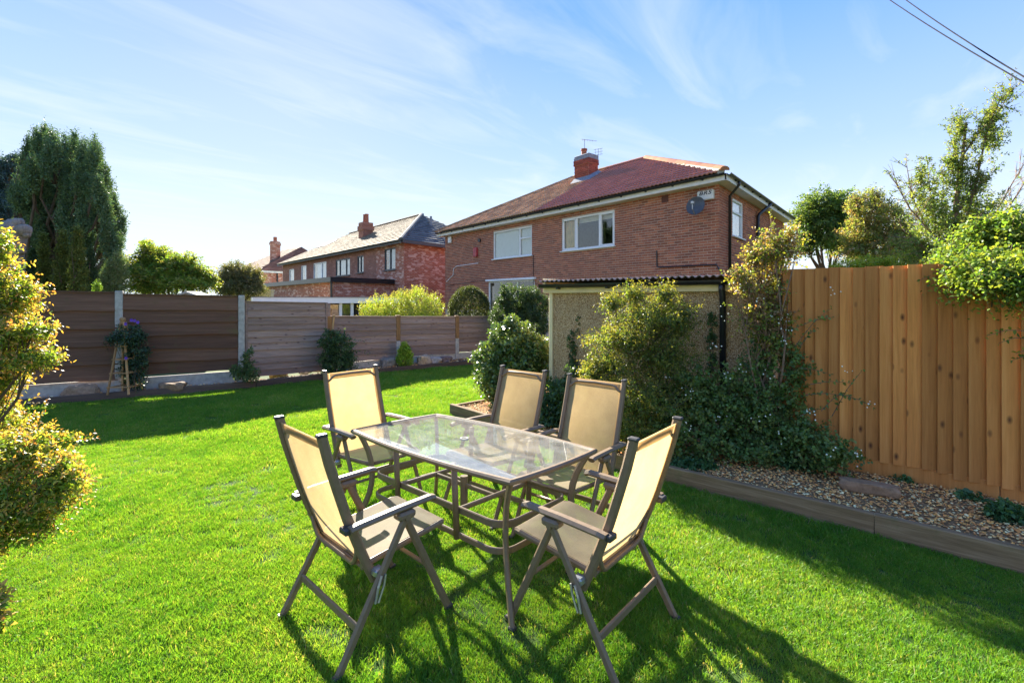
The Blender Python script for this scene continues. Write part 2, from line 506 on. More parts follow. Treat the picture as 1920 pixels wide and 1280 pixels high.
def tuft(seed, n=42, rad=0.05, hmax=0.035):
    r = random.Random(seed); mb = MB()
    for _ in range(n):
        a = r.uniform(0, 6.283); d = rad * math.sqrt(r.random())
        x, y = d * math.cos(a), d * math.sin(a)
        h = hmax * r.uniform(0.45, 1.0); w = r.uniform(0.0010, 0.0020)
        th = r.uniform(0, 6.283); ln = h * r.uniform(0.15, 0.95)
        ph = r.uniform(0, 6.283); lx, ly = ln * math.cos(ph), ln * math.sin(ph)
        cx, cy = math.cos(th) * w, math.sin(th) * w
        q = r.random()
        if q < 0.045: col = (0.33, 0.33, 0.13)
        else:
            k = r.uniform(0.75, 1.2); col = (0.142 * k * r.uniform(0.75, 1.3), 0.305 * k, 0.034 * k)
        mb.add([(x - cx, y - cy, 0), (x + cx, y + cy, 0), (x + lx*.4 - cx*.8, y + ly*.4 - cy*.8, h*.62), (x + lx*.4 + cx*.8, y + ly*.4 + cy*.8, h*.62), (x + lx, y + ly, h)],
               [(0, 1, 3, 2), (2, 3, 4)], col)
    me = mb.mesh('grass_tuft'); me.materials.append(M['grass'])
    return bpy.data.objects.new('grass_tuft', me)
def make_grass():
    tc = bpy.data.collections.new('grass_tufts')
    for k in range(5): tc.objects.link(tuft(100 + k))
    P = []
    for (y0, y1, dens, sc) in ((0.5, 3.2, 1500, 1.0), (3.2, 5.5, 900, 1.15), (5.5, 9.0, 480, 1.45), (9.0, 13.0, 300, 1.8)):
        xa, xb = -1.25 * y1 - 2.0, 1.25 * y1 + 2.0
        n = int((xb - xa) * (y1 - y0) * dens)
        x = rng.uniform(xa, xb, n); y = rng.uniform(y0, y1, n)
        k = (np.abs(x) < 1.22 * y + 1.9) & inside(x, y, LAWN)
        x, y = x[k], y[k]
        worn = np.sin(x * 3.7 + 2.1 * np.sin(y * 2.3)) * np.sin(y * 4.3 + 1.7 * np.sin(x * 2.9 + 1)) + .5 * np.sin(x * 9.1 + y * 3) * np.sin(y * 11.3 - x * 4)
        k = rng.random(len(x)) < np.where(worn > 1.02, .25, np.where(worn > .75, .6, 1.0)); x, y = x[k], y[k]
        hum = 0.9 + 0.28 * np.sin(x * 2.3 + 1.3 * np.sin(y * 1.7)) * np.sin(y * 2.9 + 0.7 * np.sin(x * 3.1))
        P.append(np.stack([x, y, np.zeros_like(x) - 0.003, sc * hum * rng.uniform(0.75, 1.25, len(x))], 1))
    P = np.concatenate(P)
    me = bpy.data.meshes.new('grass')
    me.from_pydata(P[:, :3].tolist(), [], [])
    at_ = me.attributes.new('size', 'FLOAT', 'POINT'); at_.data.foreach_set('value', P[:, 3].astype(np.float32))
    o = bpy.data.objects.new('grass', me); COL.objects.link(o)
    ng = bpy.data.node_groups.new('grass_tufts', 'GeometryNodeTree')
    ng.interface.new_socket('Geometry', in_out='INPUT', socket_type='NodeSocketGeometry')
    ng.interface.new_socket('Geometry', in_out='OUTPUT', socket_type='NodeSocketGeometry')
    N = ng.nodes; L = ng.links
    gi = N.new('NodeGroupInput'); go = N.new('NodeGroupOutput')
    ci = N.new('GeometryNodeCollectionInfo'); ci.inputs['Collection'].default_value = tc
    ci.inputs['Separate Children'].default_value = True; ci.inputs['Reset Children'].default_value = True
    ip = N.new('GeometryNodeInstanceOnPoints'); ip.inputs['Pick Instance'].default_value = True
    rv = N.new('FunctionNodeRandomValue'); rv.data_type = 'FLOAT_VECTOR'
    rv.inputs[0].default_value = (-0.12, -0.12, 0); rv.inputs[1].default_value = (0.12, 0.12, 6.283)
    na = N.new('GeometryNodeInputNamedAttribute'); na.data_type = 'FLOAT'; na.inputs['Name'].default_value = 'size'
    L.new(gi.outputs[0], ip.inputs['Points']); L.new(ci.outputs[0], ip.inputs['Instance'])
    L.new(rv.outputs[0], ip.inputs['Rotation']); L.new(na.outputs[0], ip.inputs['Scale'])
    L.new(ip.outputs[0], go.inputs[0])
    md = o.modifiers.new('tufts', 'NODES'); md.node_group = ng
    tag(o, 'short bright green lawn grass growing around the table', 'grass', kind='stuff')
    print('tufts', len(P))
make_grass()

# ------------------------------------------------------------------ planting beds and timber edging
BZ = 0.10
M['sleeper'] = m_wood('weathered_sleeper', [(0.25, (0.11, 0.07, 0.036)), (0.5, (0.26, 0.175, 0.095)), (0.75, (0.46, 0.34, 0.21))], 0, 0.9, 22, 0.05, None, 0.7, (0.10, 0.12, 0.04))
M['sleeper_dark'] = m_wood('dark_sleeper', [(0.25, (0.05, 0.036, 0.03)), (0.75, (0.17, 0.125, 0.10))], 0, 0.9, 22, 0.05, None, 0.7)
right_bed = KR[:5] + [(6.5, 1.4), (4.6, 3.2), (2.66, 4.9), (0.4, 7.2), (1.6, 8.9)]
M['gravel_base'] = soil_mat('gravel_base', (0.14, 0.085, 0.04), (0.36, 0.24, 0.12))
fill('gravel_bed', right_bed, BZ, M['gravel_base'])
FL = [(-8.12, 7.06), (-6.66, 7.96), (-5.13, 8.9), (-3.93, 10.1), (-2.75, 11.3), (-1.45, 12.3), (-0.2, 13.2), (1.0, 14.1)]
left_bed = KL + [(1.0, 14.1)] + FL[::-1] + [(-11.2, 5.3)]
fill('planting_bed', left_bed, BZ, M['soil'])

def edging(name, pts, label, mat, h=0.15, th=0.05, maxlen=2.4):
    r = empty(name, (pts[0][0], pts[0][1], 0), label, 'garden edging')
    for i in range(len(pts) - 1):
        a, b = Vector((*pts[i], 0)), Vector((*pts[i + 1], 0)); L = (b - a).length; n = max(1, round(L / maxlen))
        d = (b - a) / L
        for k in range(n):
            p = a + d * (L * k / n); q = a + d * (L * (k + 1) / n)
            mb = MB(); l = (q - p).length
            hh = h + random.uniform(-0.006, 0.006)
            segs = 6; mb.bar([(l * j / segs + (0.002 if j == 0 else -0.002 if j == segs else 0), random.uniform(-.003, .003), hh / 2 - 0.02 + random.uniform(-.003, .003)) for j in range(segs + 1)], th, hh + 0.04, b=0.12)
            me = mb.mesh('timber_board')
            o = finish(me, 'timber_board', mat, r)
            n_ = Vector((-d.y, d.x, 0))
            o.location = p - r.location; o.rotation_euler = (0, 0, math.atan2(d.y, d.x))
    return r
edging('timber_edging', [(5.2, 1.06), (3.09 - .55, 2.83 + .46), (1.0, 4.58), (-0.875, 6.75)], 'weathered brown timber edging along the gravel bed beside the tall fence', M['sleeper'], 0.155, 0.055, 3.0)
edging('timber_edging', [(-0.875, 6.75), (1.25, 8.65)], 'short timber edging returning behind the glossy shrub, at the bed corner', M['sleeper'], 0.14, 0.05)
edging('timber_edging', KL, 'long dark timber edging at the foot of the brown fence bed', M['sleeper_dark'], 0.13, 0.05, 2.2)

def gravel(name, poly, n, z, label, pal, smin, smax, box):
    x = rng.uniform(box[0], box[1], n); y = rng.uniform(box[2], box[3], n)
    k = inside(x, y, poly); x, y = x[k], y[k]; n = len(x)
    base = np.array([(1,0,0),(-1,0,0),(0,1,0),(0,-1,0),(0,0,1),(0.7,0.7,0.45),(-0.7,0.65,0.45),(-0.65,-0.7,0.4),(0.7,-0.7,0.45)], float)
    tri = np.array([(0,5,4),(5,2,4),(2,6,4),(6,1,4),(1,7,4),(7,3,4),(3,8,4),(8,0,4),(0,2,5),(2,1,6),(1,3,7),(3,0,8)])
    s = rng.uniform(smin, smax, n) * rng.choice([0.7, 1.0, 1.0, 1.35], n)
    th = rng.uniform(0, 6.283, n); tl = rng.uniform(-0.5, 0.5, n)
    V = base[None] * np.stack([s, s * rng.uniform(0.55, 0.95, n), s * rng.uniform(0.3, 0.7, n)], 1)[:, None, :]
    V = V * rng.uniform(0.8, 1.15, V.shape)
    X = V[..., 0] * np.cos(tl)[:, None] + V[..., 2] * np.sin(tl)[:, None]; Z = -V[..., 0] * np.sin(tl)[:, None] + V[..., 2] * np.cos(tl)[:, None]; Yv = V[..., 1]
    XX = X * np.cos(th)[:, None] - Yv * np.sin(th)[:, None] + x[:, None]; YY = X * np.sin(th)[:, None] + Yv * np.cos(th)[:, None] + y[:, None]
    ZZ = Z + z + rng.uniform(0.0, 0.014, n)[:, None]
    VV = np.stack([XX, YY, ZZ], -1).reshape(-1, 3)
    FF = (tri[None] + (np.arange(n) * 9)[:, None, None]).reshape(-1, 3)
    pal = np.array(pal); c = np.minimum(pal[rng.integers(0, len(pal), n)] * np.array([1.95, 1.5, 1.05]), 0.85) * rng.uniform(0.75, 1.25, n)[:, None]
    o = np_mesh(name, VV, FF, np.repeat(c, 9, 0), M['pebble'])
    tag(o, label, 'gravel', kind='stuff')
GP = [(0.44, 0.29, 0.13), (0.38, 0.21, 0.085), (0.52, 0.40, 0.23), (0.30, 0.18, 0.09), (0.56, 0.49, 0.36), (0.26, 0.17, 0.10), (0.48, 0.28, 0.10)]
gb = [(1.07, 4.60), (3.12, 2.87), (5.2, 1.12), (6.0, 1.5), (4.4, 3.15), (2.75, 4.55), (0.9, 6.6), (0.2, 7.4), (1.2, 8.55), (-0.8, 6.75)]
gravel('gravel', gb, 135000, BZ + 0.004, 'brown and cream gravel covering the bed along the tall fence', GP, 0.006, 0.0125, (-1, 6, 1, 9))
gravel('gravel', left_bed, 26000, BZ + 0.004, 'mixed pale gravel in the narrow bed under the brown fence', GP, 0.009, 0.02, (-9, 1, 6, 14.2))

# ================================================================== LEFT FENCE
M['waney'] = m_wood('dark_waney_board', [(0.25, (0.085, 0.045, 0.027)), (0.55, (0.15, 0.080, 0.050)), (0.8, (0.24, 0.14, 0.09))], 0, 0.8, 20, 0.05, None, 0.5, (0.10, 0.085, 0.03))
M['lap'] = m_wood('faded_lap_board', [(0.25, (0.17, 0.11, 0.088)), (0.55, (0.31, 0.222, 0.182)), (0.8, (0.46, 0.355, 0.30))], 0, 0.85, 24, 0.06, (0.11, 0.065, 0.06), 0.5)
M['post_wood'] = m_wood('orange_post_wood', [(0.25, (0.23, 0.115, 0.045)), (0.75, (0.42, 0.24, 0.10))], 2, 0.8, 22, 0.08)
def wavy_board(L, z0, z1, th, wav, seed, tilt=0.012):
    r = random.Random(seed); n = 14; mb = MB()
    a, b, c = r.uniform(0, 6), r.uniform(0, 6), r.uniform(0, 6)
    V = []
    for i in range(n + 1):
        x = L * i / n; w = wav * (math.sin(a + x * 2.1) + 0.6 * math.sin(b + x * 4.7) + 0.4 * math.sin(c + x * 9))
        for (yy, zz) in ((tilt + th, z0 + w), (th * 0.8, z1), (0, z1), (tilt, z0 + w)):
            V.append((x, yy, zz))
    Fc = []
    for i in range(n):
        for k in range(4):
            p, q = i * 4 + k, i * 4 + (k + 1) % 4
            Fc.append((p, p + 4, q + 4, q))
    Fc += [(0, 1, 2, 3), (n * 4 + 3, n * 4 + 2, n * 4 + 1, n * 4)]
    return mb.add(V, Fc)
def fence_axis(a, b):
    """frame whose +y faces the lawn; x runs from the far-right end to the left end"""
    return Frame((b[0], b[1], 0), (a[0] - b[0], a[1] - b[1]))
def panel(root, a, b, zb, zt0, zt1, nb, mat, wav, capmat, seed, th=0.014, cap=True, tilt=0.014):
    f = fence_axis(a, b); L = math.hypot(a[0] - b[0], a[1] - b[1]) - 0.03
    rr = random.Random(seed)
    H = (zt0 + zt1) / 2 - zb
    slope = math.atan2(zt0 - zt1, L)
    for k in range(nb):
        z0 = zb + H * k / nb + rr.uniform(-.01, .01) * (wav > 0); z1 = zb + H * (k + 1) / nb + 0.03
        if k == 0: z0 = zb
        mb = wavy_board(L, z0 - 0.02 * (k > 0), min(z1, zb + H), th, wav, seed * 50 + k, tilt)
        o = finish(mb.mesh('board'), 'board', mat, root)
        o.rotation_euler = (0, -slope if False else 0, f.ang)
        o.location = f.w(0.015, rr.uniform(-.003, .003), 0) - root.location
        o.rotation_euler.rotate_axis('Y', -math.atan2(zt0 - zt1, L))
        o.location.z += (zt1 - zt0) / 2
    if cap:
        mb = MB(); mb.box((0.05, -0.02, zt1), (L - 0.02, 0.035, zt1 + 0.022))
        for i, v in enumerate(mb.v):
            if v[0] > L * 0.5: mb.v[i] = (v[0], v[1], v[2] + zt0 - zt1)
        mb.build('capping', capmat, root, frame=f)
    # frame battens at the ends, on the lawn side
def post(root, p, z0, z1, w, mat, name='post', d=None):
    mb = MB(); mb.cbox((0, 0, (z0 + z1) / 2), (w / 2, w / 2, (z1 - z0) / 2), 0.008)
    o = finish(mb.mesh(name), name, mat, root); o.location = Vector((p[0], p[1], 0)) - root.location
    dd = d or (1, 0.6); o.rotation_euler = (0, 0, math.atan2(dd[1], dd[0]))
    return o
def gravel_board(root, a, b, z0, z1, mat):
    f = fence_axis(a, b); L = math.hypot(a[0] - b[0], a[1] - b[1]) - 0.1
    mb = MB(); mb.cbox((L / 2 + 0.05, -0.005, (z0 + z1) / 2), (L / 2, 0.022, (z1 - z0) / 2), 0.006)
    mb.build('gravel_board', mat, root, frame=f)

fd = empty('panel_fence', (FL[1][0], FL[1][1], 0), 'tall dark brown wavy-edged board fence between grey concrete posts', 'fence')
P0 = (-9.9, 6.0)
post(fd, FL[1], 0, 1.80, 0.105, M['concrete']); post(fd, FL[2], 0, 1.735, 0.105, M['concrete']); post(fd, FL[0], 0, 1.82, 0.105, M['concrete'])
panel(fd, FL[0], FL[1], 0.32, 1.785, 1.765, 5, M['waney'], 0.012, M['waney'], 3, 0.014, True, 0.04)
panel(fd, FL[1], FL[2], 0.345, 1.735, 1.705, 6, M['waney'], 0.007, M['waney'], 4, 0.014, True, 0.035)
panel(fd, P0, FL[0], 0.32, 1.80, 1.785, 5, M['waney'], 0.012, M['waney'], 7, 0.014, True, 0.03)
gravel_board(fd, FL[0], FL[1], 0.02, 0.31, M['concrete']); gravel_board(fd, FL[1], FL[2], 0.02, 0.31, M['concrete']); gravel_board(fd, P0, FL[0], 0.02, 0.31, M['concrete'])

ft = empty('panel_fence', (FL[3][0], FL[3][1], 0), 'single tall faded purple-brown fence panel beside the concrete post', 'fence')
panel(ft, FL[2], FL[3], 0.16, 1.605, 1.57, 11, M['lap'], 0.0025, M['lap'], 5, 0.012, True, 0.024)
for x in (0.075, math.dist(FL[2], FL[3]) - 0.075):
    f = fence_axis(FL[2], FL[3]); mb = MB(); mb.cbox((x, 0.03, 0.87), (0.02, 0.012, 0.71), 0.003); mb.build('batten', M['lap'], ft, frame=f)
flw = empty('panel_fence', (FL[4][0], FL[4][1], 0), 'low faded purple-brown panel fence with timber-topped posts, near the lime conifer', 'fence')
for i, (a, b, z0, z1) in enumerate(((FL[3], FL[4], 1.285, 1.235), (FL[4], FL[5], 1.235, 1.195), (FL[5], FL[6], 1.195, 1.17), (FL[6], FL[7], 1.17, 1.15))):
    panel(flw, a, b, 0.27, z0, z1, 7, M['lap'], 0.003, M['lap'], 20 + i, 0.012, True, 0.024)
    gravel_board(flw, a, b, 0.02, 0.26, M['concrete'])
for p, z in ((FL[3], 1.30), (FL[4], 1.28), (FL[5], 1.24), (FL[6], 1.2)):
    post(flw, p, 0, z * 0.52, 0.10, M['concrete'], 'concrete_spur')
    post(flw, (p[0], p[1]), z * 0.52 + .002, z, 0.105, M['post_wood'], 'post')

# ================================================================== RIGHT FENCE: upright overlapping boards
M['closeboard'] = m_wood('golden_fence_board', [(0.2, (0.36, 0.125, 0.030)), (0.5, (0.61, 0.245, 0.062)), (0.85, (0.76, 0.37, 0.12))], 2, 0.7, 17, 0.05, (0.10, 0.035, 0.014), 0.35)
rf0 = Vector((2.66, 4.68, 0)); rfd = Vector((0.75, -0.661, 0)).normalized()
fr = empty('board_fence', rf0, 'tall golden-brown upright board fence along the right of the garden', 'fence')
# x runs leftwards seen from the lawn, so the frame starts at the right end
LRF = 4.6
frf = Frame(rf0 + rfd * LRF, -rfd)
def feather(w=0.125, h=1.72, t0=0.004, t1=0.042):
    mb = MB()
    mb.add([(0,.024,0),(w,0,0),(w,t0,0),(w*.5,(t0+t1)/2,0),(0.003,t1,0),(0,t1-.003,0), (0,.024,h),(w,0,h),(w,t0,h),(w*.5,(t0+t1)/2,h),(0.003,t1,h),(0,t1-.003,h)],
           [(0,5,4,3,2,1),(6,7,8,9,10,11),(0,1,7,6),(1,2,8,7),(2,3,9,8),(3,4,10,9),(4,5,11,10),(5,0,6,11)])
    mb.v = [(w - x, y, z) for x, y, z in mb.v]; mb.f = [f_[::-1] for f_ in mb.f]   # thick edge on the side towards the house
    return mb.mesh('board')
fb = feather()
fb.materials.append(M['closeboard'])
nb = int(LRF / 0.0945)
for i in range(nb):
    o = bpy.data.objects.new('board', fb); COL.objects.link(o); o.parent = fr
    x = i * 0.0945 + random.uniform(-.004, .004)
    step = -0.03 if x < LRF - 1.35 else 0.0
    p = frf.w(x, (0.009 * (i % 2)) * 0 + random.uniform(-.001, .001), 0.225 + step + random.uniform(-.006, .006))
    o.location = p - fr.location
    o.rotation_euler = (random.uniform(-.003, .003), random.uniform(-.004, .004), frf.ang)
    o.scale = (random.uniform(0.97, 1.03), 1, 1)
for z in (0.5, 1.15, 1.75):
    mb = MB(); mb.cbox((LRF / 2, -0.035, z), (LRF / 2, 0.02, 0.035), 0.005); mb.build('rail', M['closeboard'], fr, frame=frf)
for k in range(3):
    mb = MB(); mb.cbox((LRF * (k + .5) / 3, 0.004, 0.155), (LRF / 6 - 0.003, 0.016, 0.075), 0.004)
    o = finish(mb.mesh('gravel_board'), 'gravel_board', M['closeboard_h'] if 'closeboard_h' in M else M['closeboard'], fr, frf)
for x in (LRF - .06, LRF - 1.83, LRF - 3.6):
    mb = MB(); mb.cbox((x, -0.1, 0.95), (0.05, 0.045, 1.0), 0.006); mb.build('post', M['closeboard'], fr, frame=frf)
# ================================================================== GARAGE (pebbledash) between bed and house
def pebbledash():
    t = NT('pebbledash')
    v = t.obj((1, 1, 1), False)
    vo = t.n('ShaderNodeTexVoronoi', {'Scale': 120.0, 'Randomness': 1.0}); t.l(v, vo.inputs['Vector'])
    c = t.ramp(vo.outputs['Color'], [(0.12, (0.27, 0.14, 0.06)), (0.4, (0.64, 0.42, 0.20)), (0.65, (0.80, 0.57, 0.32)), (0.9, (0.88, 0.72, 0.48))])
    edge = t.ramp(vo.outputs['Distance'], [(0.3, (1, 1, 1)), (0.68, (0.55, 0.50, 0.44))])
    c = t.mix(1.0, c, edge, 'MULTIPLY')
    st = t.ramp(t.noise(v, 1.4, 5, 0.65), [(0.35, (0.86, 0.84, 0.81)), (0.65, (1.1, 1.08, 1.02))])
    t.set(t.mix(1.0, c, st, 'MULTIPLY'), 0.9, 0.25)
    inv = t.n('ShaderNodeMath', {0: 1.0}, operation='SUBTRACT'); t.l(vo.outputs['Distance'], inv.inputs[1])
    t.bump(inv.outputs[0], 0.9, 0.008)
    return t.m
M['pebbledash'] = pebbledash()
M['asbestos'] = m_plain('grey_cement_sheet', (0.32, 0.24, 0.20), 0.85, 0.2, 0, 0.25, 12, 0.2)
gl = Vector((0.56, 6.62, 0)); gr = Vector((2.70, 4.86, 0))        # left and right end of the wall that faces the lawn
fg = Frame(gr, gl - gr); LG = (gl - gr).length
gar = empty('garage', gr, 'low pebbledash garage with corrugated roof and cream fascia behind the shrubs', 'garage')
GZ = 1.76
mb = MB(); mb.box((0, -3.4, 0), (LG, 0, GZ)); mb.build('wall', M['pebbledash'], gar, frame=fg)
mb = MB(); mb.cbox((LG + 0.0, 0.0, GZ / 2), (0.03, 0.03, GZ / 2), 0.006); mb.build('corner_trim', M['cream'], gar, frame=fg)
mb = MB(); mb.cbox((LG / 2 + 0.03, 0.03, GZ + 0.045), (LG / 2 + 0.07, 0.028, 0.062), 0.004); mb.build('fascia', M['cream'], gar, frame=fg)
mb = MB(); mb.cbox((LG + 0.09, -1.7, GZ + 0.09), (0.02, 1.76, 0.10), 0.004); mb.build('barge_board', M['cream'], gar, frame=fg)
# gutter: open half round
def gutter(root, f, x0, x1, y, z, r=0.055, mat='black', name='gutter'):
    mb = MB(); n = 9; V = []
    for x in (x0, x1):
        for rr in (r, r - 0.008):
            for k in range(n):
                a = math.pi + math.pi * k / (n - 1); V.append((x, y + rr * math.cos(a), z + rr * math.sin(a)))
    Fc = []
    for k in range(n - 1):
        Fc += [(k, k + 1, 2*n + k + 1, 2*n + k), (n + k, 3*n + k, 3*n + k + 1, n + k + 1)]
        Fc += [(k, n + k, n + k + 1, k + 1), (2*n + k, 2*n + k + 1, 3*n + k + 1, 3*n + k)]
    Fc += [(0, 2*n, 3*n, n), (n-1, 2*n-1, 4*n-1, 3*n-1)]
    mb.add(V, Fc)
    return mb.build(name, M[mat], root, frame=f, smooth=False)
gutter(gar, fg, -0.1, LG + 0.12, 0.115, GZ + 0.105, 0.052)
for x in (0.35, 1.1, 1.85, 2.6):
    mb = MB(); mb.cbox((x, 0.085, GZ + 0.07), (0.018, 0.05, 0.035), 0.006); mb.build('gutter_bracket', M['black'], gar, frame=fg)
mb = MB(); nx = 330; ny = 2; V = []
for j in range(2):
    for i in range(nx + 1):
        x = -0.1 + (LG + 0.26) * i / nx
        h = 0.012 * math.sin(2 * math.pi * x / 0.076)
        yy = 0.13 if j == 0 else -3.5
        V += [(x, yy, GZ + 0.155 + h + (0 if j == 0 else 0.02)), (x, yy, GZ + 0.147 + h + (0 if j == 0 else 0.02))]
Fc = []
st = 2 * (nx + 1)
for i in range(nx):
    a = 2 * i
    Fc += [(a, a + 2, st + a + 2, st + a), (a + 1, st + a + 1, st + a + 3, a + 3), (a, a + 1, a + 3, a + 2)]
mb.add(V, Fc); mb.build('corrugated_roof', M['asbestos'], gar, frame=fg)
xd = fg.hit(1358)
mb = MB(); mb.tube([(xd, 0.10, GZ + 0.07), (xd, 0.10, GZ + 0.0), (xd, 0.06, GZ - 0.09), (xd, 0.055, 0.1)], 0.034, 12, up=(1, 0, 0)); mb.build('downpipe', M['black'], gar, frame=fg, smooth=True)

# ================================================================== RIGHT HOUSE
C0 = Vector((5.63, 12.77, 0)); HL = 14.0
FH = Frame(C0, (-0.641, 0.767))                                    # front wall: x from the corner to the far left end
sdv = Vector((0.648, 0.761, 0)).normalized(); SL = 8.6
FS = Frame(C0 + sdv * SL, -sdv)                                    # side wall: x = SL at the corner
EZ = 4.80
house = empty('brick_house', C0, 'large red-brick house with satellite dish and half red, half brown tiled roof', 'house')
BRK = np.array([(0.175, 0.066, 0.044), (0.215, 0.080, 0.050), (0.135, 0.056, 0.042), (0.25, 0.098, 0.060), (0.19, 0.070, 0.050), (0.11, 0.054, 0.046), (0.235, 0.105, 0.070), (0.16, 0.060, 0.046), (0.29, 0.125, 0.08)])
BRK = (BRK * .55 + BRK.mean(0) * .45) * np.array([1.85, 1.70, 1.45])

def rect_wall(mb, x0, x1, z0, z1, holes, y=0.0, back=0.30):
    xs = sorted({x0, x1, *[h[0] for h in holes], *[h[1] for h in holes]}); zs = sorted({z0, z1, *[h[2] for h in holes], *[h[3] for h in holes]})
    for i in range(len(xs) - 1):
        for j in range(len(zs) - 1):
            cx, cz = (xs[i] + xs[i+1]) / 2, (zs[j] + zs[j+1]) / 2
            if any(h[0] < cx < h[1] and h[2] < cz < h[3] for h in holes): continue
            mb.quad((xs[i], y, zs[j]), (xs[i], y, zs[j+1]), (xs[i+1], y, zs[j+1]), (xs[i+1], y, zs[j]))
    for h in holes:
        a, b, c, d = h
        mb.quad((a, y, c), (a, y, d), (a, y - back, d), (a, y - back, c)); mb.quad((b, y, c), (b, y - back, c), (b, y - back, d), (b, y, d))
        mb.quad((a, y, d), (b, y, d), (b, y - back, d), (a, y - back, d)); mb.quad((a, y, c), (a, y - back, c), (b, y - back, c), (b, y, c))
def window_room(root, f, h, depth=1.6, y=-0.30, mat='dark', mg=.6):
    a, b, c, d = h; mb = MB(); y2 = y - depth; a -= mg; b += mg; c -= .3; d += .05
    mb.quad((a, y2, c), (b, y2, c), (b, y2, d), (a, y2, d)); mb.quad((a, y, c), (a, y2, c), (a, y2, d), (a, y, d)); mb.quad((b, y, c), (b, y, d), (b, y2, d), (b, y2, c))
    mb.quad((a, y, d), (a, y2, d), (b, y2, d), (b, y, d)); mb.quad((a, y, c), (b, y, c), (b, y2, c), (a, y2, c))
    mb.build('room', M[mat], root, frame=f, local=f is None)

def hitrect(f, ul, ur, vt, vb, uref):
    """wall rectangle seen between columns ul..ur; rows read at column uref"""
    xa, xb = sorted((f.hit(ul), f.hit(ur)))
    return xa, xb, f.hit(uref, vb)[1], f.hit(uref, vt)[1]
WR = hitrect(FH, 1053.5, 1152, 393.5, 460.5, 1152)
WLf = hitrect(FH, 925, 997, 422.5, 478.5, 997)
WLow = hitrect(FH, 916, 1002, 524, 600, 1002)
WS = hitrect(FS, 1373.5, 1393, 371, 442, 1373.5)
mb = MB(); rect_wall(mb, 0, HL, 0, EZ + 0.1, [WR, WLf, WLow], -0.010); mb.build('mortar_bed', M['mortar'], house, frame=FH)
mb = MB(); rect_wall(mb, 0, SL, 0, EZ + 0.1, [WS], -0.010)
mb.build('mortar_bed', M['mortar'], house, frame=FS)
# back and far walls close the house
pb0 = FS.w(0, 0, 0); pb1 = FH.w(HL, -8, 0); pf1 = FH.w(HL, 0, 0)
mb = MB()
for a, b in ((pb0, pb1), (pb1, pf1)):
    mb.quad(a, b, b + Vector((0, 0, EZ)), a + Vector((0, 0, EZ)), (0.19, 0.07, 0.05))
mb.build('rear_wall', M['brick'], house)

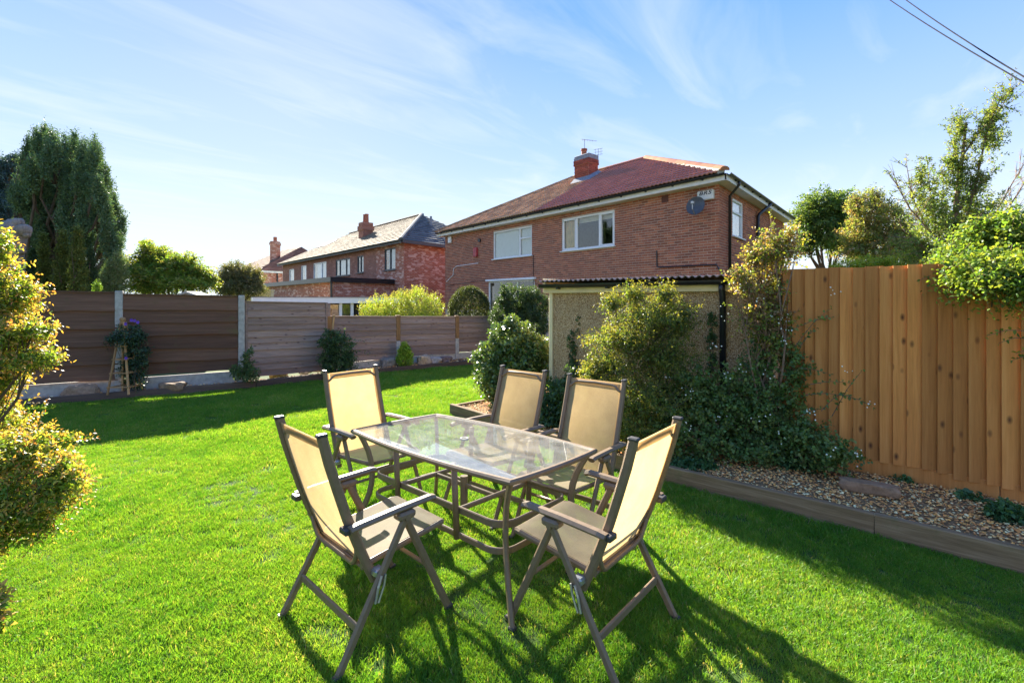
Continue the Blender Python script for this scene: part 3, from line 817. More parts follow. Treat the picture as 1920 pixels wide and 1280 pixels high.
def brick_wall(root, f, x0, x1, z0, z1, holes, nsingle, seed, pal, weather=None):
    """stretcher bond; joints are recessed. The bricks that show largest are objects, the others one joined part"""
    rr = np.random.default_rng(seed)
    cell_l, cell_h, lj = 0.225, 0.075, 0.0135
    items = []
    rows = int((z1 - z0) / cell_h)
    for r in range(rows):
        za = z0 + r * cell_h; zb = za + cell_h - lj
        x = x0 - (cell_l / 2 if r % 2 else 0)
        while x < x1:
            a, b = max(x, x0), min(x + cell_l - lj, x1); x += cell_l
            if b - a < 0.02: continue
            segs = [(a, b)]
            for h in holes:
                if zb > h[2] - 0.004 and za < h[3] + 0.004:
                    ns = []
                    for (p, q) in segs:
                        if q <= h[0] - .004 or p >= h[1] + .004: ns.append((p, q)); continue
                        if p < h[0] - .004: ns.append((p, h[0] - .004))
                        if q > h[1] + .004: ns.append((h[1] + .004, q))
                    segs = ns
            for (p, q) in segs:
                if q - p > 0.02: items.append((p, q, za, zb))
    A = np.array(items)
    cx, cz = (A[:, 0] + A[:, 1]) / 2, (A[:, 2] + A[:, 3]) / 2
    col = pal[rr.integers(0, len(pal), len(A))] * rr.uniform(0.88, 1.12, len(A))[:, None]
    proud = rr.uniform(-0.002, 0.003, len(A))
    wx = f.o.x + f.d.x * cx - 0; wy = f.o.y + f.d.y * cx
    d2 = wx ** 2 + wy ** 2
    full = (A[:, 1] - A[:, 0] > 0.20) & (cz > 2.45)
    order = np.argsort(np.where(full, d2, 1e9))
    single = np.zeros(len(A), dtype=bool); single[order[:nsingle]] = True
    protos = []
    for k in range(12):
        mb = MB(); c = pal[k % len(pal)] * rr.uniform(0.88, 1.12)
        w, h2 = (cell_l - lj) / 2, (cell_h - lj) / 2; j = rr.uniform(-.002, .002, 4)
        mb.add([(-w, -.03, -h2), (w, -.03, -h2), (w, -.03, h2), (-w, -.03, h2), (-w + .002, j[0], -h2 + .002), (w - .002, j[1], -h2 + .002), (w - .002, j[2], h2 - .002), (-w + .002, j[3], h2 - .002)],
               [(4, 5, 6, 7), (0, 1, 5, 4), (1, 2, 6, 5), (2, 3, 7, 6), (3, 0, 4, 7)], tuple(c))
        me = mb.mesh('brick'); me.materials.append(M['brick']); protos.append(me)
    org = root.location
    for i in np.nonzero(single)[0]:
        o = bpy.data.objects.new('brick', protos[int(rr.integers(0, 12))]); COL.objects.link(o); o.parent = root
        o.location = f.w(cx[i], proud[i], cz[i]) - org; o.rotation_euler = (0, 0, f.ang)
    B = A[~single]; c2 = col[~single]; pr = proud[~single]; n = len(B)
    if n:
        x0_, x1_, z0_, z1_ = B.T
        yb = np.full(n, -0.03)
        V = np.stack([np.stack([x0_, yb, z0_], 1), np.stack([x1_, yb, z0_], 1), np.stack([x1_, yb, z1_], 1), np.stack([x0_, yb, z1_], 1),
                      np.stack([x0_ + .002, pr, z0_ + .002], 1), np.stack([x1_ - .002, pr, z0_ + .002], 1), np.stack([x1_ - .002, pr, z1_ - .002], 1), np.stack([x0_ + .002, pr, z1_ - .002], 1)], 1).reshape(-1, 3)
        q = np.array([(4, 7, 6, 5), (0, 4, 5, 1), (1, 5, 6, 2), (2, 6, 7, 3), (3, 7, 4, 0)])
        FF = (q[None] + (np.arange(n) * 8)[:, None, None]).reshape(-1, 4)
        me = bpy.data.meshes.new('brickwork'); me.from_pydata(V, [], FF)
        ca = me.color_attributes.new('col', 'FLOAT_COLOR', 'POINT'); arr = np.ones((len(V), 4), dtype=np.float32); arr[:, :3] = np.repeat(c2, 8, 0)
        ca.data.foreach_set('color', arr.ravel()); me.update()
        o = finish(me, 'brickwork', M['brick'], root, f); o['kind'] = 'stuff'
    return len(A)
brick_wall(house, FH, 0.0, HL, 1.2, EZ + 0.02, [WR, WLf, WLow], 240, 1, BRK)
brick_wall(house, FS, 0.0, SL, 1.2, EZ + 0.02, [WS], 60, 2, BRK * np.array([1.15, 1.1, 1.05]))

def window(root, f, h, mull=(), trans=(), fr=0.055, y=-0.07, mat='white', sill=True, room='dark', name='window', casement=()):
    """window > frame pieces as one frame, pane, sill; mull at fractions of the width, trans = (x0, x1, fraction of height)"""
    a, b, c, d = h; w = b - a; hh = d - c
    mb = MB(); D = 0.035
    def bx(x0, x1, z0, z1, yy=0.0): mb.cbox(((x0 + x1) / 2, y + yy, (z0 + z1) / 2), ((x1 - x0) / 2, D, (z1 - z0) / 2), min(0.006, (x1 - x0) / 5, (z1 - z0) / 5))
    bx(a, b, c, c + fr); bx(a, b, d - fr, d); bx(a, a + fr, c + fr, d - fr); bx(b - fr, b, c + fr, d - fr)
    ms = [a + w * m for m in mull]
    for m in ms: bx(m - fr * .6, m + fr * .6, c + fr, d - fr)
    for (p, q, t_) in trans:
        z = c + hh * t_; bx(a + w * p + fr * .6, a + w * q - fr * .6, z - fr * .5, z + fr * .5)
    for (p, q) in casement:                                       # opening lights have a second, prouder frame
        x0, x1 = a + w * p + fr * .75, a + w * q - fr * .75; z0, z1 = c + fr * .8, d - fr * .8
        for (e0, e1, e2, e3) in ((x0, x1, z0, z0 + fr * .7), (x0, x1, z1 - fr * .7, z1), (x0, x0 + fr * .7, z0, z1), (x1 - fr * .7, x1, z0, z1)): bx(e0, e1, e2, e3, 0.012)
    o = mb.build(name, M[mat], root, frame=f)
    # one pane per light
    edges = [a + fr] + [e for m in ms for e in (m - fr * .6, m + fr * .6)] + [b - fr]
    for i in range(0, len(edges), 2):
        mb = MB(); mb.box((edges[i] - .004, y - 0.012, c + fr - .004), (edges[i+1] + .004, y - 0.006, d - fr + .004))
        mb.build('pane', M['pane'], o, frame=None, local=True)
    if sill:
        mb = MB(); mb.cbox(((a + b) / 2, 0.005, c - 0.018), (w / 2 + 0.05, 0.075, 0.018), 0.005); mb.build('sill', M[mat], o, local=True)
    return o
w1 = window(house, FH, WR, (0.27, 0.705), (), 0.06, -0.06, casement=((0, 0.27), (0.705, 1)))
M['plaster'] = m_plain('room_plaster', (0.42, 0.33, 0.20), 0.9, 0.1)
M['gold'] = m_plain('golden_curtain', (0.62, 0.42, 0.14), 0.9, 0.1, 0, 0.15, 5)
M['curtain'] = m_plain('pale_curtain', (0.60, 0.52, 0.38), 0.9, 0.1, 0, 0.1, 5)
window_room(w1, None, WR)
def drape(root, x0, x1, z0, z1, y, name, mat, folds=9, amp=0.03):
    mb = MB(); n = folds * 6; V = []
    for i in range(n + 1):
        x = x0 + (x1 - x0) * i / n; yy = y + amp * math.sin(2 * math.pi * folds * i / n)
        V += [(x, yy, z0), (x, yy, z1)]
    mb.add(V, [(2*i, 2*i+1, 2*i+3, 2*i+2) for i in range(n)])
    mb.build(name, mat, root, local=True)
a, b, c, d = WR
drape(w1, b - 0.66, b - 0.03, c, d, -0.16, 'curtain', M['gold'], 6)
drape(w1, a + 0.0, a + 0.16, c, d, -0.2, 'curtain', M['curtain'], 3)
mb = MB(); mb.box((a, -0.20, d - 0.22), (b, -0.19, d)); mb.build('blind', M['curtain'], w1, local=True)
w2 = window(house, FH, WLf, (0.30,), ((0, 0.30, 0.62),), 0.055, -0.06)
window_room(w2, None, WLf, mat='plaster')
a, b, c, d = WLf
nbl = 19
M['blind'] = m_plain('blind_fabric', (0.80, 0.84, 0.82), 0.8, 0.2, 0, 0.06)
for k in range(nbl):
    x = a + 0.07 + (b - a - 0.14) * k / (nbl - 1); s = 0.044; th = R(48)
    mb = MB(); mb.quad((x - s * math.cos(th), -0.13 - s * math.sin(th), c + .05), (x + s * math.cos(th), -0.13 + s * math.sin(th), c + .05), (x + s * math.cos(th), -0.13 + s * math.sin(th), d - .05), (x - s * math.cos(th), -0.13 - s * math.sin(th), d - .05))
    mb.build('blind_slat', M['blind'], w2, local=True)
w3 = window(house, FH, WLow, (0.35,), (), 0.06, -0.05, sill=False)
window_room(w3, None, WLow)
a, b, c, d = WLow
mb = MB(); mb.cbox(((a + b) / 2, 0.05, d + 0.05), ((b - a) / 2 + 0.1, 0.06, 0.045), 0.008); mb.build('head_board', M['white'], w3, local=True)
w4 = window(house, FS, WS, (), ((0, 1, 0.66),), 0.06, -0.05)
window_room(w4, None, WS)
mb = MB(); a, b, c, d = WS; mb.box((a, -0.22, c), (b, -0.21, d)); mb.build('blind', M['blind'], w4, local=True)

# ---- eaves: soffit, fascia, gutter on both visible sides
OV = 0.30
mb = MB(); mb.cbox(((HL + .0) / 2, OV - 0.012, EZ + 0.085), (HL / 2 + OV, 0.012, 0.085), 0.003); mb.build('fascia', M['offwhite'], house, frame=FH)
mb = MB(); mb.box((-OV, 0.002, EZ + 0.002), (HL + OV, OV - 0.024, EZ + 0.014)); mb.build('soffit', M['offwhite'], house, frame=FH)
mb = MB(); mb.cbox((SL / 2 + .1, OV - 0.012, EZ + 0.085), (SL / 2 + 0.2, 0.012, 0.085), 0.003); mb.build('fascia', M['offwhite'], house, frame=FS)
mb = MB(); mb.box((0, 0.002, EZ + 0.004), (SL + OV, OV - 0.024, EZ + 0.016)); mb.build('soffit', M['offwhite'], house, frame=FS)
gutter(house, FH, -OV - .05, HL + OV, OV + 0.055, EZ + 0.175)
gutter(house, FS, 0, SL + OV + .05, OV + 0.055, EZ + 0.175)
for k in range(16):
    mb = MB(); mb.cbox((0.3 + k * 0.9, OV + 0.03, EZ + 0.125), (0.018, 0.035, 0.03), 0.006); mb.build('gutter_bracket', M['black'], house, frame=FH)
for k in range(8):
    mb = MB(); mb.cbox((SL - 0.4 - k * 0.9, OV + 0.03, EZ + 0.125), (0.018, 0.035, 0.03), 0.006); mb.build('gutter_bracket', M['black'], house, frame=FS)
xd = FS.hit(1367.5, y=0.06)
mb = MB(); mb.tube([(xd + .12, OV + .05, EZ + 0.14), (xd + .12, OV + .05, EZ + 0.04), (xd, 0.075, EZ - 0.22), (xd, 0.07, 1.0)], 0.04, 10, up=(1, 0, 0)); mb.build('downpipe', M['black'], house, frame=FS, smooth=True)
xd = FS.hit(1421.0, y=0.08)
mb = MB(); mb.tube([(xd - .55, OV + .06, EZ + 0.10), (xd - .06, 0.12, EZ - 0.28), (xd, 0.085, EZ - 0.36), (xd, 0.08, 1.0)], 0.055, 10, up=(1, 0, 0)); mb.build('soil_pipe', M['black'], house, frame=FS, smooth=True)

# ---- roof
TY = OV + 0.09; TZ = EZ + 0.20; PIT = 0.55; RY = -4.0
AX0, AX1 = 5.0, 9.0                                               # ridge ends
zr = TZ + PIT * (TY - RY)
sl_len = math.hypot(TY - RY, zr - TZ)
pF0, pF1 = FH.w(-OV - .06, TY, TZ), FH.w(HL + OV + .06, TY, TZ)
apR, apL = FH.w(AX0, RY, zr), FH.w(AX1, RY, zr)
pB0 = FS.w(-0.3, OV + .06, TZ); pB1 = FH.w(HL + OV, -8.3, TZ)
cor = FS.w(SL + OV, OV + .06, TZ)
mb = MB()
lo = Vector((0, 0, -0.05))
mb.poly([p + lo for p in (pF0, apR, apL, pF1)], (0.15, 0.07, 0.055)); mb.poly([p + lo for p in (pF0, pB0, apR)], (0.2, 0.07, 0.06)); mb.poly([p + lo for p in (pB0, pB1, apL, apR)], (0.2, 0.08, 0.06)); mb.poly([p + lo for p in (pB1, pF1, apL)], (0.15, 0.09, 0.06))
mb.build('roof', M['tile'], house)
up_s = (apR - FH.w(AX0, TY, TZ)).normalized()                     # up the slope
nrm = FH.d.cross(up_s); nrm = nrm if nrm.z > 0 else -nrm
RED = np.array([(0.20, 0.062, 0.062), (0.23, 0.070, 0.066), (0.19, 0.060, 0.062), (0.23, 0.073, 0.070), (0.21, 0.066, 0.070)]) * np.array([1.9, 2.75, 2.1])
BRN = np.array([(0.185, 0.112, 0.066), (0.215, 0.130, 0.075), (0.155, 0.095, 0.060), (0.24, 0.150, 0.088)]) * np.array([2.6, 2.55, 2.4])
TW, TG = 0.27, 0.28
def tile_pts(w, flip=False):
    xs = np.linspace(0, 1, 9); hs = np.array([0.0, 0.022, 0.030, 0.016, 0.0, 0.022, 0.030, 0.016, 0.0])
    return xs * w, hs
def tile_mesh(w, col):
    xs, hs = tile_pts(w); mb = MB(); V = []; n = len(xs)
    for i in range(n): V += [(xs[i], 0, hs[i] + 0.042), (xs[i], TG + 0.05, hs[i] + 0.002), (xs[i], 0, hs[i] + 0.004)]
    Fc = []
    for i in range(n - 1):
        a = 3 * i
        Fc += [(a, a + 3, a + 4, a + 1), (a + 2, a + 5, a + 3, a)]
    return mb.add(V, Fc, col)
tiles = []
nrow = int(sl_len / TG)
for r in range(nrow + 1):
    s = r * TG; fmid = min((s + TG * .5) / sl_len, 1.0)
    if s > sl_len - 0.1: break
    xa = (-OV - .06) + (AX0 + OV + .06) * fmid; xb = (HL + OV + .06) + (AX1 - HL - OV - .06) * fmid
    x = 7.0 - math.ceil((7.0 - xa) / TW) * TW - (TW / 2 if r % 2 else 0) * 0
    while x < xb:
        a, b = max(x, xa), min(x + TW, xb); x += TW
        if b - a > 0.03: tiles.append((a, b, s, 'r' if (a + b) / 2 < 7.0 + 0 else 'b'))
full = [t_ for t_ in tiles if t_[1] - t_[0] > 0.265]
full.sort(key=lambda t_: (FH.w(t_[0], 0, 0)).length + t_[2] * 0.3)
single = set(full[:300])
protos = {'r': [], 'b': []}
for k, pal in (('r', RED), ('b', BRN)):
    for i in range(6):
        me = tile_mesh(TW - .004, tuple(pal[i % len(pal)] * random.uniform(.94, 1.06))).mesh('roof_tile'); me.materials.append(M['tile']); protos[k].append(me)
Rm = Matrix((FH.d, up_s, nrm)).transposed()
if Rm.determinant() < 0:                                          # x must run the other way for a right-handed frame
    Rm = Matrix((-FH.d, up_s, nrm)).transposed(); TFLIP = True
else: TFLIP = False
joined = MB()
base0 = FH.w(0, TY, TZ)
for t_ in tiles:
    a, b, s, k = t_
    p = base0 + FH.d * (b if TFLIP else a) + up_s * (s - 0.02) + nrm * random.uniform(0, .004)
    if t_ in single:
        o = bpy.data.objects.new('roof_tile', random.choice(protos[k])); COL.objects.link(o); o.parent = house
        Mx = Rm.to_4x4(); o.rotation_euler = Rm.to_euler(); o.location = p - house.location
    else:
        pal = RED if k == 'r' else BRN
        m2 = tile_mesh(b - a - .004, tuple(pal[random.randrange(len(pal))] * random.uniform(.94, 1.06)))
        joined.add([Rm @ Vector(v) + p for v in m2.v], m2.f); joined.c[-len(m2.v):] = m2.c
o = joined.build('tiling', M['tile'], house, auto=False); o['kind'] = 'stuff'
def ridge_run(root, p, q, n, cols, r=0.13, name='ridge_tile', lift=0.03, mats='tile'):
    d = (q - p) / n
    for i in range(n):
        mb = MB(); a = p + d * i; b = p + d * (i + 1.04)
        t = d.normalized(); sd_ = t.cross(Vector((0, 0, 1))).normalized(); u2 = sd_.cross(t)
        V = []
        for e, pt in ((0, a), (1, b)):
            rr = r * (1.0 if e else 0.93)
            for k in range(7):
                th = R(-10) + R(200) * k / 6
                V.append(pt + sd_ * (rr * math.cos(th)) + u2 * (rr * math.sin(th) * 0.75 + lift))
        Fc = [(k, k + 1, k + 8, k + 7) for k in range(6)] + [tuple(range(7)), tuple(range(13, 6, -1))]
        c = cols[random.randrange(len(cols))] * random.uniform(.85, 1.15)
        mb.add(V, Fc, tuple(c)); mb.build(name, M[mats], root)
    return
ORG = np.array([(0.30, 0.13, 0.075), (0.34, 0.16, 0.09), (0.26, 0.10, 0.065)])
ridge_run(house, FH.w(-OV - .02, TY - .05, TZ + .03), apR, 17, ORG, 0.14)
ridge_run(house, apR, FH.w(7.0, RY, zr), 5, RED, 0.12)
ridge_run(house, FH.w(7.0, RY, zr), apL, 5, BRN * .75, 0.12)
ridge_run(house, FH.w(HL + OV, TY, TZ), apL, 18, BRN * .75, 0.12)
# pale mortar bedding under the near hip
mb = MB(); mb.tube([FH.w(-OV + .05, TY - .02, TZ + .02), apR + Vector((0, 0, .0))], 0.10, 6); mb.build('hip_mortar', M['concrete'], house)

# ---- chimney with pot, flashing, two aerials
cx, cyy = FH.hit(1099, y=-3.05), -3.05
CHH = 0.90; ch = MB(); cw, cd = 0.40, 0.30
zb = TZ + PIT * (TY - cyy)
chimney = MB().box((cx - cw, cyy - cd, zb - 0.7), (cx + cw, cyy + cd, zb + CHH), (0.22, 0.075, 0.055)).build('chimney', M['mortar'], house, frame=FH)
def chim_bricks(parent, f, cx, cy, w, d, z0, z1, pal):
    mb = MB(); rows = int((z1 - z0) / 0.075); rr = random.Random(3)
    for r in range(rows):
        za, zb_ = z0 + r * .075, z0 + r * .075 + .065
        grow = 0.0
        if r >= rows - 4: grow = 0.03 if r != rows - 1 else 0.015
        for (ax, n_) in (('x', round(2 * w / .225)), ('y', max(1, round(2 * d / .225)))):
            for sgn in (1, -1):
                off = .5 if r % 2 else 0
                L = 2 * (w if ax == 'x' else d) + 2 * grow
                k0 = -off
                for k in range(n_ + 2):
                    a = max(0, (k - off) * L / n_) ; b = min(L, (k + 1 - off) * L / n_ - .01)
                    if b - a < .03: continue
                    c = tuple(np.array(pal[rr.randrange(len(pal))]) * rr.uniform(.8, 1.2))
                    if ax == 'x':
                        y0 = cy + sgn * (d + grow); mb.box((cx - w - grow + a, min(y0, y0 + sgn * .012), za), (cx - w - grow + b, max(y0, y0 + sgn * .012), zb_), c)
                    else:
                        x0 = cx + sgn * (w + grow); mb.box((min(x0, x0 + sgn * .012), cy - d - grow + a, za), (max(x0, x0 + sgn * .012), cy - d - grow + b, zb_), c)
    o = mb.build('brickwork', M['brick'], parent, local=True); o['kind'] = 'stuff'
CHB = np.array([(0.27, 0.075, 0.05), (0.32, 0.09, 0.06), (0.23, 0.07, 0.05)])
chim_bricks(chimney, None, cx, cyy, cw, cd, zb - 0.7, zb + CHH, CHB)
mb = MB(); mb.cbox((cx, cyy, zb + CHH - .12), (cw + .028, cd + .028, 0.15), 0.01, col=(0.1, 0.07, 0.06)); 
mb.cbox((cx, cyy, zb + CHH + .055), (cw + .02, cd + .02, 0.05), 0.03); mb.build('flaunching', M['lead'], chimney, local=True)
mb = MB(); mb.tube([(cx + .12, cyy, zb + CHH + 0.06), (cx + .12, cyy, zb + CHH + 0.12), (cx + .12, cyy, zb + CHH + 0.36), (cx + .12, cyy, zb + CHH + 0.37), (cx + .12, cyy, zb + CHH + .43)], [.135, .125, .115, .145, .145], 14); mb.build('chimney_pot', M['terracotta'], chimney, local=True)
mb = MB()
for sgn in (1, -1):
    x = cx + sgn * (cw + .02)
    mb.box((min(x, x + sgn*.1), cyy - cd - .05, zb - .6), (max(x, x + sgn*.1), cyy + cd + .05, zb - .58))
mb2 = MB(); yy0, yy1 = cyy + cd + .16, cyy - cd - .1
def zt(y): return TZ + PIT * (TY - y) + 0.055
mb2.add([(cx - cw - .14, yy0, zt(yy0)), (cx + cw + .14, yy0, zt(yy0)), (cx + cw + .14, yy1, zt(yy1)), (cx - cw - .14, yy1, zt(yy1)),
         (cx - cw - .016, cyy + cd + .016, zt(cyy + cd) + .14), (cx + cw + .016, cyy + cd + .016, zt(cyy + cd) + .14), (cx + cw + .016, cyy - cd - .016, zt(cyy - cd) + .14), (cx - cw - .016, cyy - cd - .016, zt(cyy - cd) + .14)],
        [(0, 1, 5, 4), (1, 2, 6, 5), (2, 3, 7, 6), (3, 0, 4, 7)]); mb2.build('flashing', M['lead'], chimney, local=True)
def aerial(root, f, x, y, z, h, kind, yaw):
    mb = MB(); mb.tube([(x, y, z), (x, y, z + h)], 0.014, 6)
    c, s = math.cos(yaw), math.sin(yaw)
    if kind == 'yagi':
        mb.tube([(x - .12 * c, y - .12 * s, z + h + .04), (x + .52 * c, y + .52 * s, z + h - .09)], 0.011, 6)
        for k in range(5):
            q = -.1 + k * .11; zz = z + h + .02 - (q + .1) * .2
            mb.tube([(x + q * c + .1 * s, y + q * s - .1 * c, zz), (x + q * c - .1 * s, y + q * s + .1 * c, zz)], 0.006, 5)
    else:
        for dz in (0, -.12, -.24):
            mb.tube([(x - .2 * c, y - .2 * s, z + h + dz - .02), (x + .2 * c, y + .2 * s, z + h + dz - .02)], 0.008, 5)
        for q in (-.12, .12): mb.tube([(x + q * c, y + q * s, z + h), (x + q * c, y + q * s, z + h - .28)], 0.007, 5)
    mb.build('aerial', M['metal'], root, frame=f)
aer = aerial(house, FH, cx + .05, cyy + .05, zb + CHH + .08, 0.72, 'yagi', R(215))
aerial(house, FH, cx - .55, cyy - .15, zb + CHH - .3, 0.62, 'grid', R(20))

# ---- fittings on the front wall
def wallx(u): return FH.hit(u)
x, z = FH.hit(1318, 391)                                          # satellite dish
dish_r = 0.27
mb = MB(); n = 20; V = [(0, 0, 0)]; rings = 5
for j in range(1, rings + 1):
    for k in range(n):
        a = 2 * math.pi * k / n; rr = dish_r * j / rings
        V.append((rr * .92 * math.cos(a), 0.32 * rr * rr / dish_r, rr * math.sin(a)))
Fc = [(0, 1 + k, 1 + (k + 1) % n) for k in range(n)]
for j in range(rings - 1):
    for k in range(n):
        p, q = 1 + j * n + k, 1 + j * n + (k + 1) % n
        Fc.append((p, p + n, q + n, q))
rot = Matrix.Rotation(R(12), 3, 'Z') @ Matrix.Rotation(R(16), 3, 'X')
cen = Vector((x, 0.36, z))
mb.add([rot @ Vector(v) + cen for v in V], Fc)
bk = [rot @ (Vector(v) - Vector((0, .008, 0))) + cen for v in V]; mb.add(bk, [f_[::-1] for f_ in Fc])
dish = mb.build('satellite_dish', M['grey_frame'], house, frame=FH, smooth=True)
mb = MB(); mb.tube([rot @ Vector((0, .0, -.26)) + cen, rot @ Vector((0, .3, -.2)) + cen, rot @ Vector((0, .34, -.06)) + cen], 0.012, 6)
e = rot @ Vector((0, .34, -.03)) + cen; mb.cbox(e, (.03, .045, .035), .008)
mb.tube([rot @ Vector((0, -.01, 0)) + cen, (x, 0.14, z - .05), (x, 0.02, z - .05)], 0.02, 8)
mb.build('dish_arm', M['metal'], dish, local=True)
x, z = FH.hit(1325, 367)                                          # alarm box with lettering
a_b = MB().cbox((x, 0.05, z), (0.235, 0.05, 0.135), 0.02).build('alarm_box', M['offwhite'], house, frame=FH)
cu = bpy.data.curves.new('lettering', 'FONT'); cu.body = 'BRS'; cu.size = 0.20; cu.extrude = 0.002; cu.shear = 0.25; cu.align_x = 'CENTER'; cu.align_y = 'CENTER'; cu.offset = 0.004; cu.space_character = 1.15
M['ink'] = m_plain('black_print', (0.02, 0.02, 0.022), 0.5)
cu.materials.append(M['ink'])
tmp = bpy.data.objects.new('lettering_text', cu); COL.objects.link(tmp)
lme = bpy.data.meshes.new_from_object(tmp.evaluated_get(bpy.context.evaluated_depsgraph_get())); lme.name = 'lettering'
bpy.data.objects.remove(tmp)
to = bpy.data.objects.new('lettering', lme); COL.objects.link(to); to.parent = a_b
to.location = (x, 0.1035, z + 0.055); to.rotation_euler = (R(90), 0, R(180)); to.scale = (1.0, 0.72, 1)
x, z = FH.hit(845, 450); mb = MB(); mb.cbox((x, 0.05, z), (0.13, 0.05, 0.16), 0.03); mb.build('alarm_box', M['white'], house, frame=FH)['label'] = 'small white alarm box near the left corner'
M['red_box'] = m_plain('red_alarm_plastic', (0.45, 0.05, 0.06), 0.4, 0.5)
x, z = FH.hit(893.5, 473); mb = MB(); mb.cbox((x, 0.06, z), (0.13, 0.06, 0.21), 0.02); mb.build('alarm_box', M['red_box'], house, frame=FH)['label'] = 'red alarm box left of the blind window'
x, z = FH.hit(900, 451); mb = MB(); mb.tube([(x, 0.0, z), (x, 0.07, z)], .085, 10); mb.build('vent', M['black'], house, frame=FH)
x, z = FH.hit(1247, 373); mb = MB(); mb.cbox((x, 0.006, z), (0.11, 0.012, 0.10), 0.004, col=(0.13, 0.06, 0.05)); mb.build('air_brick', M['brick'], house, frame=FH)
def cable(pts, r, mat, y=0.02, name='cable'):
    mb = MB(); mb.tube([(FH.hit(u, v)[0], y, FH.hit(u, v)[1]) for u, v in pts], r, 6, up=(0, 1, 0)); mb.build(name, mat, house, frame=FH)
cable([(1232.5, 470), (1233, 499.5), (1236, 501), (1344, 496), (1349.5, 505)], 0.02, M['black'], 0.03, 'conduit')
cable([(838, 528), (850, 516), (851, 504), (857, 499), (897, 493.5)], 0.018, M['white'])
cable([(1000.5, 478), (1001, 560)], 0.012, M['black'])
cable([(839, 535), (925, 524)], 0.010, M['black'])

# ================================================================== MIDDLE HOUSE
def brick_tex(name, c1, c2, mort, splash, cell=1.0, sp=(0.52, 0.62)):
    t = NT(name)
    tc = t.n('ShaderNodeTexCoord'); sp_ = t.n('ShaderNodeSeparateXYZ'); t.l(tc.outputs['Object'], sp_.inputs[0])
    cb = t.n('ShaderNodeCombineXYZ'); t.l(sp_.outputs[0], cb.inputs[0]); t.l(sp_.outputs[2], cb.inputs[1])
    br = t.n('ShaderNodeTexBrick', {'Scale': 1.0, 'Mortar Size': 0.010, 'Brick Width': 0.225, 'Row Height': 0.075, 'Color1': (*c1, 1), 'Color2': (*c2, 1), 'Mortar': (*mort, 1), 'Bias': 0.1, 'Mortar Smooth': 0.2})
    t.l(cb.outputs[0], br.inputs['Vector'])
    # pale bricks scattered through the wall
    mp = t.n('ShaderNodeMapping', {'Scale': (1 / .225, 1 / .075, 1)}); t.l(cb.outputs[0], mp.inputs[0])
    wn_ = t.n('ShaderNodeTexVoronoi', {'Scale': 0.9, 'Randomness': 0.8}); t.l(mp.outputs[0], wn_.inputs['Vector'])
    k = t.ramp(wn_.outputs['Color'], [(sp[0], 0.0), (sp[1], 0.9)])
    c = t.mix(k, br.outputs['Color'], splash)
    big = t.ramp(t.noise(cb.outputs[0], 1.2, 5, 0.6), [(0.3, (0.82, 0.80, 0.80)), (0.7, (1.15, 1.1, 1.08))])
    t.set(t.mix(1.0, c, big, 'MULTIPLY'), 0.92, 0.15)
    t.bump(br.outputs['Fac'], -0.5, 0.01)
    return t.m
M['mottled'] = brick_tex('mottled_brick', (0.48, 0.15, 0.075), (0.36, 0.11, 0.065), (0.46, 0.34, 0.26), (0.66, 0.46, 0.36), 1, (0.60, 0.74))
M['plainbrick'] = brick_tex('plain_brick', (0.36, 0.13, 0.078), (0.28, 0.098, 0.06), (0.40, 0.30, 0.23), (0.46, 0.24, 0.17), 1, (0.7, 0.85))
def rowed_roof(root, name, quad, gauge, pal, parent_name=None, mat='tile', tw=0.33):
    """roof plane (eave left, eave right, top right, top left) of stepped, tile-wide pieces"""
    e0, e1, t1, t0 = [Vector(q) for q in quad]
    n = max(2, int(((t0 + t1) / 2 - (e0 + e1) / 2).length / gauge))
    nr = (e1 - e0).cross((t0 + t1) / 2 - (e0 + e1) / 2).normalized()
    if nr.z < 0: nr = -nr
    mb = MB(); rr = random.Random(8)
    mb.poly([e0, e1, t1, t0], tuple(pal[0]))
    for r in range(n):
        f0, f1 = r / n, min(1.0, (r + 1.08) / n)
        a0, b0 = e0.lerp(t0, f0), e1.lerp(t1, f0); a1, b1 = e0.lerp(t0, f1), e1.lerp(t1, f1)
        m = max(1, int((b0 - a0).length / tw)); off = 0.5 if r % 2 else 0
        for k in range(m + 1):
            g0, g1 = max(0, (k - off) / m), min(1, (k + 1 - off) / m - 0.03 / m)
            if g1 <= g0: continue
            c = tuple(np.array(pal[rr.randrange(len(pal))]) * rr.uniform(.8, 1.2)); h = 0.05 + rr.uniform(0, .012)
            p0, p1, p2, p3 = a0.lerp(b0, g0) + nr * h, a0.lerp(b0, g1) + nr * h, a1.lerp(b1, g1) + nr * .018, a1.lerp(b1, g0) + nr * .018
            mb.add([p0, p1, p2, p3, p0 - nr * h, p1 - nr * h], [(0, 1, 2, 3), (4, 5, 1, 0)], c)
    return mb.build(name, M[mat], root, auto=False)
GRY = np.array([(0.26, 0.205, 0.14), (0.31, 0.25, 0.17), (0.21, 0.165, 0.115)])
SLT = np.array([(0.115, 0.125, 0.125), (0.14, 0.15, 0.15), (0.10, 0.11, 0.115)])
mE = 4.6
MC = Vector((-5.65, 24.5, 0)); md = Vector((-0.66, 0.75, 0)).normalized(); ML = 21.5
FM = Frame(MC, md); ms = Vector((0.60, 0.80, 0)); MS = 8.5
FMS = Frame(MC + ms * MS, -ms)
mid = empty('brick_house', MC, 'mottled brick house with grey hipped roof and tall chimney beyond the fence', 'house')
mw = [hitrect(FM, a, b, c, d, b) for a, b, c, d in ((720.5, 741.5, 463.5, 505.5), (669.5, 681.5, 478.5, 511), (629, 656, 483, 516), (587.5, 611.5, 490, 523), (564.5, 574, 497, 525), (542, 551, 504, 528))]
holes = [h for h in mw]
XE = FM.hit(705.5)                                                # where the mottled extension meets the older brick
